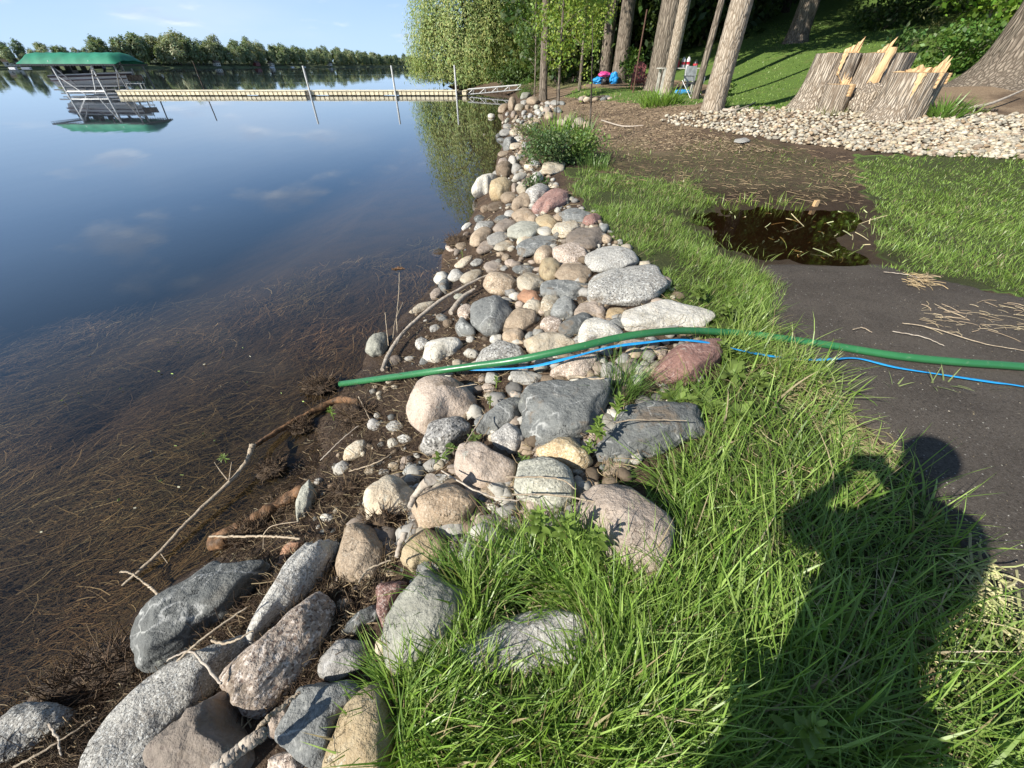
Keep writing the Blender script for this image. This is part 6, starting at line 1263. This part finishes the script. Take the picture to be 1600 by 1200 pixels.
mb = MB(); v, f = ico(4); mb.add(v * (1 + fbm(v * 2.5, 4, 7)[:, None] * .5) * [.5, .45, .42] + (cB * .35 + cC * .4 + cD * .25) * [1, 1, 0] + [.05, -.05, .08], f); mb.build('root_mass', M['barkcut'], sroot, True)
# ------------------------------------------------------------------ camp corner
def at_t(px, t): x, y = dx(px, t), 1.235 * t; return np.array([x, y, ground(x, y)])
p = P(995, 140); ad = empty('adirondack_chair', p, 'maroon slatted garden chair standing before the dark wood', 'chair', rz=-.2); s_ = 1.0
for k in range(5): lb('back_slat', M['maroon'], ad, lambda mb: box(mb, ((k - 2) * .115, .22 + .0, .62), (.1, .025, .86 - .05 * (k - 2) ** 2), 0, -.25))
for k in range(4): lb('seat_slat', M['maroon'], ad, lambda mb: box(mb, (0, -.28 + k * .12, .36 - .03 * k), (.55, .1, .022)))
for s in (-1, 1):
    lb('arm', M['maroon'], ad, lambda mb: box(mb, (s * .34, -.08, .6), (.12, .7, .025))); lb('leg', M['maroon'], ad, lambda mb: box(mb, (s * .3, -.36, .29), (.03, .1, .6))); lb('leg', M['maroon'], ad, lambda mb: box(mb, (s * .29, .12, .18), (.03, .9, .12), 0, .3))
p = P(1078, 153); cc_ = empty('camp_chair', p, 'folding camp chair with a white sling back and crossed tube legs', 'chair', rz=.5)
lb('backrest', M['sling'], cc_, lambda mb: box(mb, (0, .22, .68), (.52, .02, .42), 0, -.15)); lb('seat', M['black'], cc_, lambda mb: box(mb, (0, 0, .42), (.5, .42, .02), 0, .1))
for s in (-1, 1):
    lb('leg', M['alu'], cc_, lambda mb: tube(mb, [(s * .3, -.3, 0), (-s * .26, -.22, .44), (-s * .28, -.2, .6)], .013, 6)); lb('leg', M['alu'], cc_, lambda mb: tube(mb, [(s * .3, .3, 0), (s * .26, .22, .5), (s * .27, .28, .92)], .013, 6)); lb('armrest', M['black'], cc_, lambda mb: box(mb, (s * .32, 0, .62), (.07, .45, .02))); lb('leg', M['alu'], cc_, lambda mb: tube(mb, [(s * .3, -.3, 0), (s * .28, .28, .5)], .013, 6))
p = P(1062, 149) + [-.15, .7, 0]; p[2] = ground(p[0], p[1]); tb = empty('camp_table', p, 'weathered white table with bottles on it left of the camp chair', 'table'); TH = .82
for k in range(4): lb('plank', M['tablewhite'], tb, lambda mb: box(mb, (.1, -.27 + k * .18, TH), (1.5, .165, .035)))
for sx_ in (-.5, .7):
    for sy_ in (-.3, .3): lb('leg', M['tablewhite'], tb, lambda mb: box(mb, (sx_, sy_, TH / 2), (.08, .08, TH)))
def jug(x, y, r, h, mat, label, name='jug'):
    q = empty(name, p + [x, y, TH + .02], label, name)
    lb('body', M[mat], q, lambda mb: tube(mb, [(0, 0, 0), (0, 0, h * .7), (0, 0, h * .85), (0, 0, h * .9)], [r, r, r * .5, r * .35], 12), True); lb('cap', M['black'], q, lambda mb: tube(mb, [(0, 0, h * .9), (0, 0, h)], [r * .38, r * .38], 10)); lb('label', M['red'], q, lambda mb: tube(mb, [(0, 0, h * .25), (0, 0, h * .5)], [r * 1.03, r * 1.03], 12, cap=False))
jug(.22, -.1, .075, .34, 'metalwhite', 'left white bottle on the camp table', 'bottle'); jug(.42, -.05, .075, .36, 'metalwhite', 'right white bottle on the camp table', 'bottle'); jug(.02, -.05, .08, .28, 'red', 'red jug beside the white bottles on the table'); jug(.75, .0, .09, .24, 'black', 'dark pot on the right end of the table', 'pot')
def softpile(px, py, rad, mat, label, name, seed, dz=0., dxy=(0, 0)):
    q = P(px, py) + [dxy[0], dxy[1], dz]; v, f = ico(4); mb = MB(); mb.add(v * (1 + fbm(v * 1.8 + seed, 3, seed)[:, None] * .6 + fbm(v * 5 + seed, 2, seed)[:, None] * .15) * np.array(rad) * .78 + [0, 0, rad[2] * .62], f); o = mb.build(name, M[mat], None, True, q); return tag(o, label, 'float' if name == 'inflatable' else 'bag')
softpile(935, 131, (.42, .3, .26), 'bluefab', 'left blue inflatable under the pink one at the wood edge', 'inflatable', 1); softpile(958, 131, (.34, .3, .42), 'bluefab', 'right taller blue inflatable beside the pink one', 'inflatable', 2)
softpile(942, 131, (.42, .28, .18), 'pinkfab', 'pink inflatable lying on top of the blue ones', 'inflatable', 3, .36); softpile(944, 132, (.3, .26, .2), 'black', 'dark bag in front of the blue inflatables', 'bag', 4, 0, (0, -.3))
softpile(1065, 148, (.34, .2, .12), 'bluefab', 'bright blue bag lying under the camp table', 'bag', 5)
p = P(989, 145); tag(lb('marker_pole', M['rust'], None, lambda mb: tube(mb, [(0, 0, 0), (0, 0, 1.2), (.03, 0, 2.6)], .03, 8), True, p), 'rusty thin pole standing left of the maroon chair', 'pole')
fr_ = empty('fire_ring', P(930, 158), 'ring of blackened stones with burnt wood on the bare ground', 'fire pit'); rs = np.random.RandomState(12); v, f = ico(2)
for k in range(11):
    a = k * .571; mb = MB(); mb.add(v * (1 + rs.uniform(-.15, .15, (len(v), 1))) * rs.uniform(.11, .18) * [1, .8, .65] + [math.cos(a) * .62, math.sin(a) * .5, .07], f); mb.build('stone', RM[['ta', 'dk', 'pk', 'cr'][k % 4]], fr_, True)
for k in range(4): lb('burnt_log', M['barkdark'], fr_, lambda mb: tube(mb, [(-.35, -.2 + .13 * k, .08), (.35, .15 - .1 * k, .16)], .05, 7))
for k, (a, b, l) in enumerate([((1500, 172), (1600, 140), 'fallen bare grey branch in the dirt at the right edge'), ((1495, 158), (1560, 172), 'short dark branch lying behind the strap leaves'), ((1130, 172), (1180, 160), 'long dark root or branch lying along the lawn edge'), ((940, 188), (1005, 196), 'pale crooked branch lying on the bare ground')]):
    stick('fallen_twig', [a, ((a[0] + b[0]) / 2, (a[1] + b[1]) / 2 + 5), b], [.04, .03, .015] if k != 3 else [.02, .02, .01], 'driftwood' if k != 1 else 'barkdark', l, 'branch', offs=[.04, .12, .2] if k == 0 else [.04] * 3)
# ------------------------------------------------------------------ far shore
FS = [(-1500, 150), (-640, 300), (-430, 390), (-330, 520), (-255, 760), (-215, 1010), (-120, 1250), (200, 1500)]
fs = smoothpath([(a, b, 0) for a, b in FS], 160); T_ = np.gradient(fs, axis=0); T_ /= np.linalg.norm(T_, axis=1)[:, None]; N_b = np.stack([-T_[:, 1], T_[:, 0], 0 * T_[:, 0]], 1)
rows = [(-3, -1), (0, .15), (3, 1.2), (25, 3.5), (80, 7), (260, 9)]; V = np.concatenate([fs + N_b * d + [0, 0, h_] for d, h_ in rows]); n = len(fs); mb = MB(); mb.add(V, [(r_ * n + i, r_ * n + i + 1, (r_ + 1) * n + i + 1, (r_ + 1) * n + i) for r_ in range(5) for i in range(n - 1)])
tag(mb.build('far_shore', simple('far_bank_soil', (.09, .11, .045), .95, 0, .3, .1), None, True), kind='structure')
FT = []
for k in range(6):
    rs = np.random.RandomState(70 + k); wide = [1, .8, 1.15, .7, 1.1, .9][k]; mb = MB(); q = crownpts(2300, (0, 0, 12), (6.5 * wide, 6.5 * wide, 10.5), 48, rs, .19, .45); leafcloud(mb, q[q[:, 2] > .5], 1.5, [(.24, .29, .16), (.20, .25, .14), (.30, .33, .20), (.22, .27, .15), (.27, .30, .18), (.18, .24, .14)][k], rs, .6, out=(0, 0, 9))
    tube(mb, [(0, 0, -2), (0, 0, 8), (.3, 0, 16)], [.45, .35, .15], 6, (.08, .065, .05)); m_ = mb.mesh('far_tree'); m_.materials.append(M['leaf']); FT.append(m_)
rs = np.random.RandomState(15); cnt = 0
for r_, (off, st) in enumerate([(9, 1), (24, 1), (42, 2)]):
    d = 0; i = 0
    acc = 0
    for i in range(1, n - 1):
        seg_ = np.linalg.norm(fs[i] - fs[i - 1]); acc += seg_
        while acc > 8.4 * st:
            acc -= 8.4 * st; q = fs[i] - T_[i] * acc + N_b[i] * (off + rs.uniform(-6, 6)); qx, qy = proj(q[0], q[1], 3.)
            if q[1] < 50 or qx < -900 or qx > 660 or cnt > 295 or (qx < -25 and (off == 24 or rs.rand() < .4)): continue
            s = rs.uniform(.65, 1.2) * (1.0 if qx > 150 else .8) * np.interp(qx, [0, 150, 280, 400, 520, 640], [.72, .72, 1.02, .92, .80, .60]); o = link('far_tree', FT[rs.randint(6)], None, (q[0], q[1], [1.5, 3, 4.5][r_]), (0, 0, rs.uniform(0, 6.28)), (s * rs.uniform(.9, 1.15), s, s * rs.uniform(.85, 1.1)))
            lmk = ['left of the green canopy', 'above the left half of the green canopy', 'above the right half of the green canopy', 'right above the dock bench', 'left of the thin dark pole', 'just right of the thin dark pole', 'left of the first white post', 'above the first white dock post', 'between the first two white posts', 'beside the willow'][min(9, int(np.searchsorted([22, 110, 225, 265, 315, 370, 450, 520, 600], qx)))]
            tag(o, ['tree at the far shore waterline ', 'second-row tree on the far shore ', 'back-row tree on the far shore '][r_] + lmk, 'tree', ['front', 'second', 'back'][r_] + ' row far shore trees ' + lmk); cnt += qx > -25
print('far trees', cnt)
for k, (px, t_, w_, col, lab) in enumerate([(12, 330, 9, 'tablewhite', 'pale house at the left end of the far shore'), (350, 500, 5, 'tablewhite', 'small white house in the far shore trees'), (405, 560, 6, 'maroon', 'reddish house low in the middle of the far shore'), (432, 600, 5, 'tablewhite', 'white house right of the reddish one on the far shore'), (520, 700, 6, 'tablewhite', 'last small pale house toward the right of the far shore')]):
    i = np.argmin([abs(proj(q[0], q[1], 1.)[0] - px) + (0 if q[1] > 100 else 1e6) for q in fs]); q = fs[i] + N_b[i] * 4; a = math.atan2(T_[i][1], T_[i][0]); hs_ = empty('far_house', (q[0], q[1], 1.2), lab, 'house', None, a)
    lb('wall', M[col], hs_, lambda mb: box(mb, (0, 0, 1.5), (w_, 5, 3))); lb('roof', M['barkdark'], hs_, lambda mb: mb.add([(-w_ / 2 - .5, -3, 3), (w_ / 2 + .5, -3, 3), (w_ / 2 + .5, 3, 3), (-w_ / 2 - .5, 3, 3), (-w_ / 2 - .5, 0, 5), (w_ / 2 + .5, 0, 5)], [(0, 1, 5, 4), (2, 3, 4, 5), (0, 4, 3), (1, 2, 5), (0, 3, 2, 1)])); lb('window', M['black'], hs_, lambda mb: [box(mb, (x, -2.52, 1.6), (1.1, .08, 1.2)) for x in (-w_ / 4, w_ / 4)])
for k, px in enumerate([18, 45, 420, 445, 470]):
    i = np.argmin([abs(proj(q[0], q[1], 1.)[0] - px) + (0 if q[1] > 100 else 1e6) for q in fs]); q = fs[i] - N_b[i] * 7; b_ = empty('moored_boat', (q[0], q[1], 0), 'tiny white ' + ['pontoon boat at the left end of the far shore', 'runabout next to the pontoon at the far left', 'boat below the reddish far house', 'boat below the white far house', 'boat right of the others at the far shore'][k], 'boat', None, k * .5)
    lb('hull', M['boatwhite'], b_, lambda mb: [box(mb, (0, 0, .4), (5, 2, .8)), box(mb, (2.8, 0, .5), (1.2, 1.2, .6), .78)]); lb('cover', M['boatdark'], b_, lambda mb: box(mb, (-.5, 0, 1.6), (2.2, 1.8, .15)))
# ------------------------------------------------------------------ the photographer, behind the lens; only the shadow is in the picture
ph = empty('person', (-.12, -.38, .58), 'person standing and photographing, seen only as a dark shadow on grass and asphalt', 'person')
def skinned(name, verts, edges, rads, mat, par, sub=2):
    me = bpy.data.meshes.new(name); me.from_pydata([tuple(np.array(v) - np.array(ph.location)) for v in verts], edges, []); o = bpy.data.objects.new(name, me); COL.objects.link(o); o.parent = par
    m_ = o.modifiers.new('skin', 'SKIN')
    for i, r_ in enumerate(rads): me.skin_vertices[0].data[i].radius = (r_, r_) if not isinstance(r_, tuple) else r_; me.skin_vertices[0].data[i].use_root = (i == 0)
    m_.use_smooth_shade = True; s = o.modifiers.new('sub', 'SUBSURF'); s.levels = sub; s.render_levels = sub; me.materials.append(M[mat]); return o
BV = [(-.06, -.40, 1.5), (-.08, -.39, 1.75), (-.11, -.37, 1.98), (-.118, -.34, 2.12), (-.115, -.30, 2.22), (-.115, -.29, 2.33), (-.115, -.29, 2.40),
      (.10, -.38, 2.00), (.22, -.20, 1.74), (.11, -.075, 1.93), (-.30, -.36, 2.00), (-.285, -.15, 1.80), (-.11, -.075, 1.93),
      (.02, -.40, 1.42), (.05, -.40, 1.04), (.06, -.43, .66), (.07, -.32, .615), (-.14, -.40, 1.42), (-.13, -.38, 1.04), (-.13, -.41, .66), (-.14, -.30, .615)]
BE = [(0, 1), (1, 2), (2, 3), (3, 4), (4, 5), (5, 6), (2, 7), (7, 8), (8, 9), (2, 10), (10, 11), (11, 12), (0, 13), (13, 14), (14, 15), (15, 16), (0, 17), (17, 18), (18, 19), (19, 20)]
body = skinned('body', BV, BE, [.14, .135, .15, .078, .078, .095, .078, .065, .042, .028, .065, .042, .028, .09, .06, .045, .04, .09, .06, .045, .04], 'skin', ph)
skinned('shirt', [BV[i] for i in (0, 1, 2, 7, 8, 10, 11)] + [(-.115, -.35, 2.09)], [(0, 1), (1, 2), (2, 3), (3, 4), (2, 5), (5, 6), (2, 7)], [.175, .17, .19, .10, .07, .10, .07, .10], 'shirt', ph)
skinned('trousers', [BV[i] for i in (0, 13, 14, 15, 17, 18, 19)], [(0, 1), (1, 2), (2, 3), (0, 4), (4, 5), (5, 6)], [.155, .105, .08, .062, .105, .08, .062], 'trousers', ph)
def lc(name, mat, par, fn, sm=True):
    mb = MB(); fn(mb); mb.v = [v - np.array(ph.location) for v in mb.v]; return mb.build(name, M[mat], par, sm)
v, f = ico(3); hc = np.array([-.115, -.29, 2.335])
lc('hair', 'hair', ph, lambda mb: mb.add(np.where(v[:, 2:3] > -.1, 1, .9) * v * [.098, .112, .118] + hc + [0, -.012, .022], f))
lc('nose', 'skin', ph, lambda mb: mb.add(v * [.014, .022, .024] + hc + [0, .1, -.02], f))
for s in (-1, 1):
    lc('eye', 'boatwhite', ph, lambda mb: mb.add(v * .012 + hc + [s * .034, .086, .012], f)); lc('ear', 'skin', ph, lambda mb: mb.add(v * [.012, .022, .034] + hc + [s * .096, -.0, -.005], f)); lc('shoe', 'black', ph, lambda mb: mb.add(v * [.052, .14, .05] + [-.035 + s * .105, -.35, .625], f))
    for k in range(4): lc('finger', 'skin', ph, lambda mb: tube(mb, [(s * .11, -.07, 1.945 - .018 * k), (s * .1, -.045, 1.965 - .02 * k), (s * .08, -.024, 1.985 - .022 * k), (s * .07, -.03, 1.985 - .022 * k)], [.012, .0095, .0085, .006], 8))
    lc('thumb', 'skin', ph, lambda mb: tube(mb, [(s * .11, -.08, 1.93), (s * .09, -.075, 1.95), (s * .066, -.05, 1.965)], [.013, .011, .008], 8))
phone = empty('phone', (0, -.03, 2.0), 'phone held level in both hands at eye height, out of the picture', 'phone'); phone.rotation_euler = (-PITCH + 0, 0, 0)
lb('case', M['black'], phone, lambda mb: box(mb, (.0, .0, 0), (.15, .009, .072))); lb('screen', M['boatdark'], phone, lambda mb: box(mb, (0, -.0055, 0), (.142, .002, .066)))
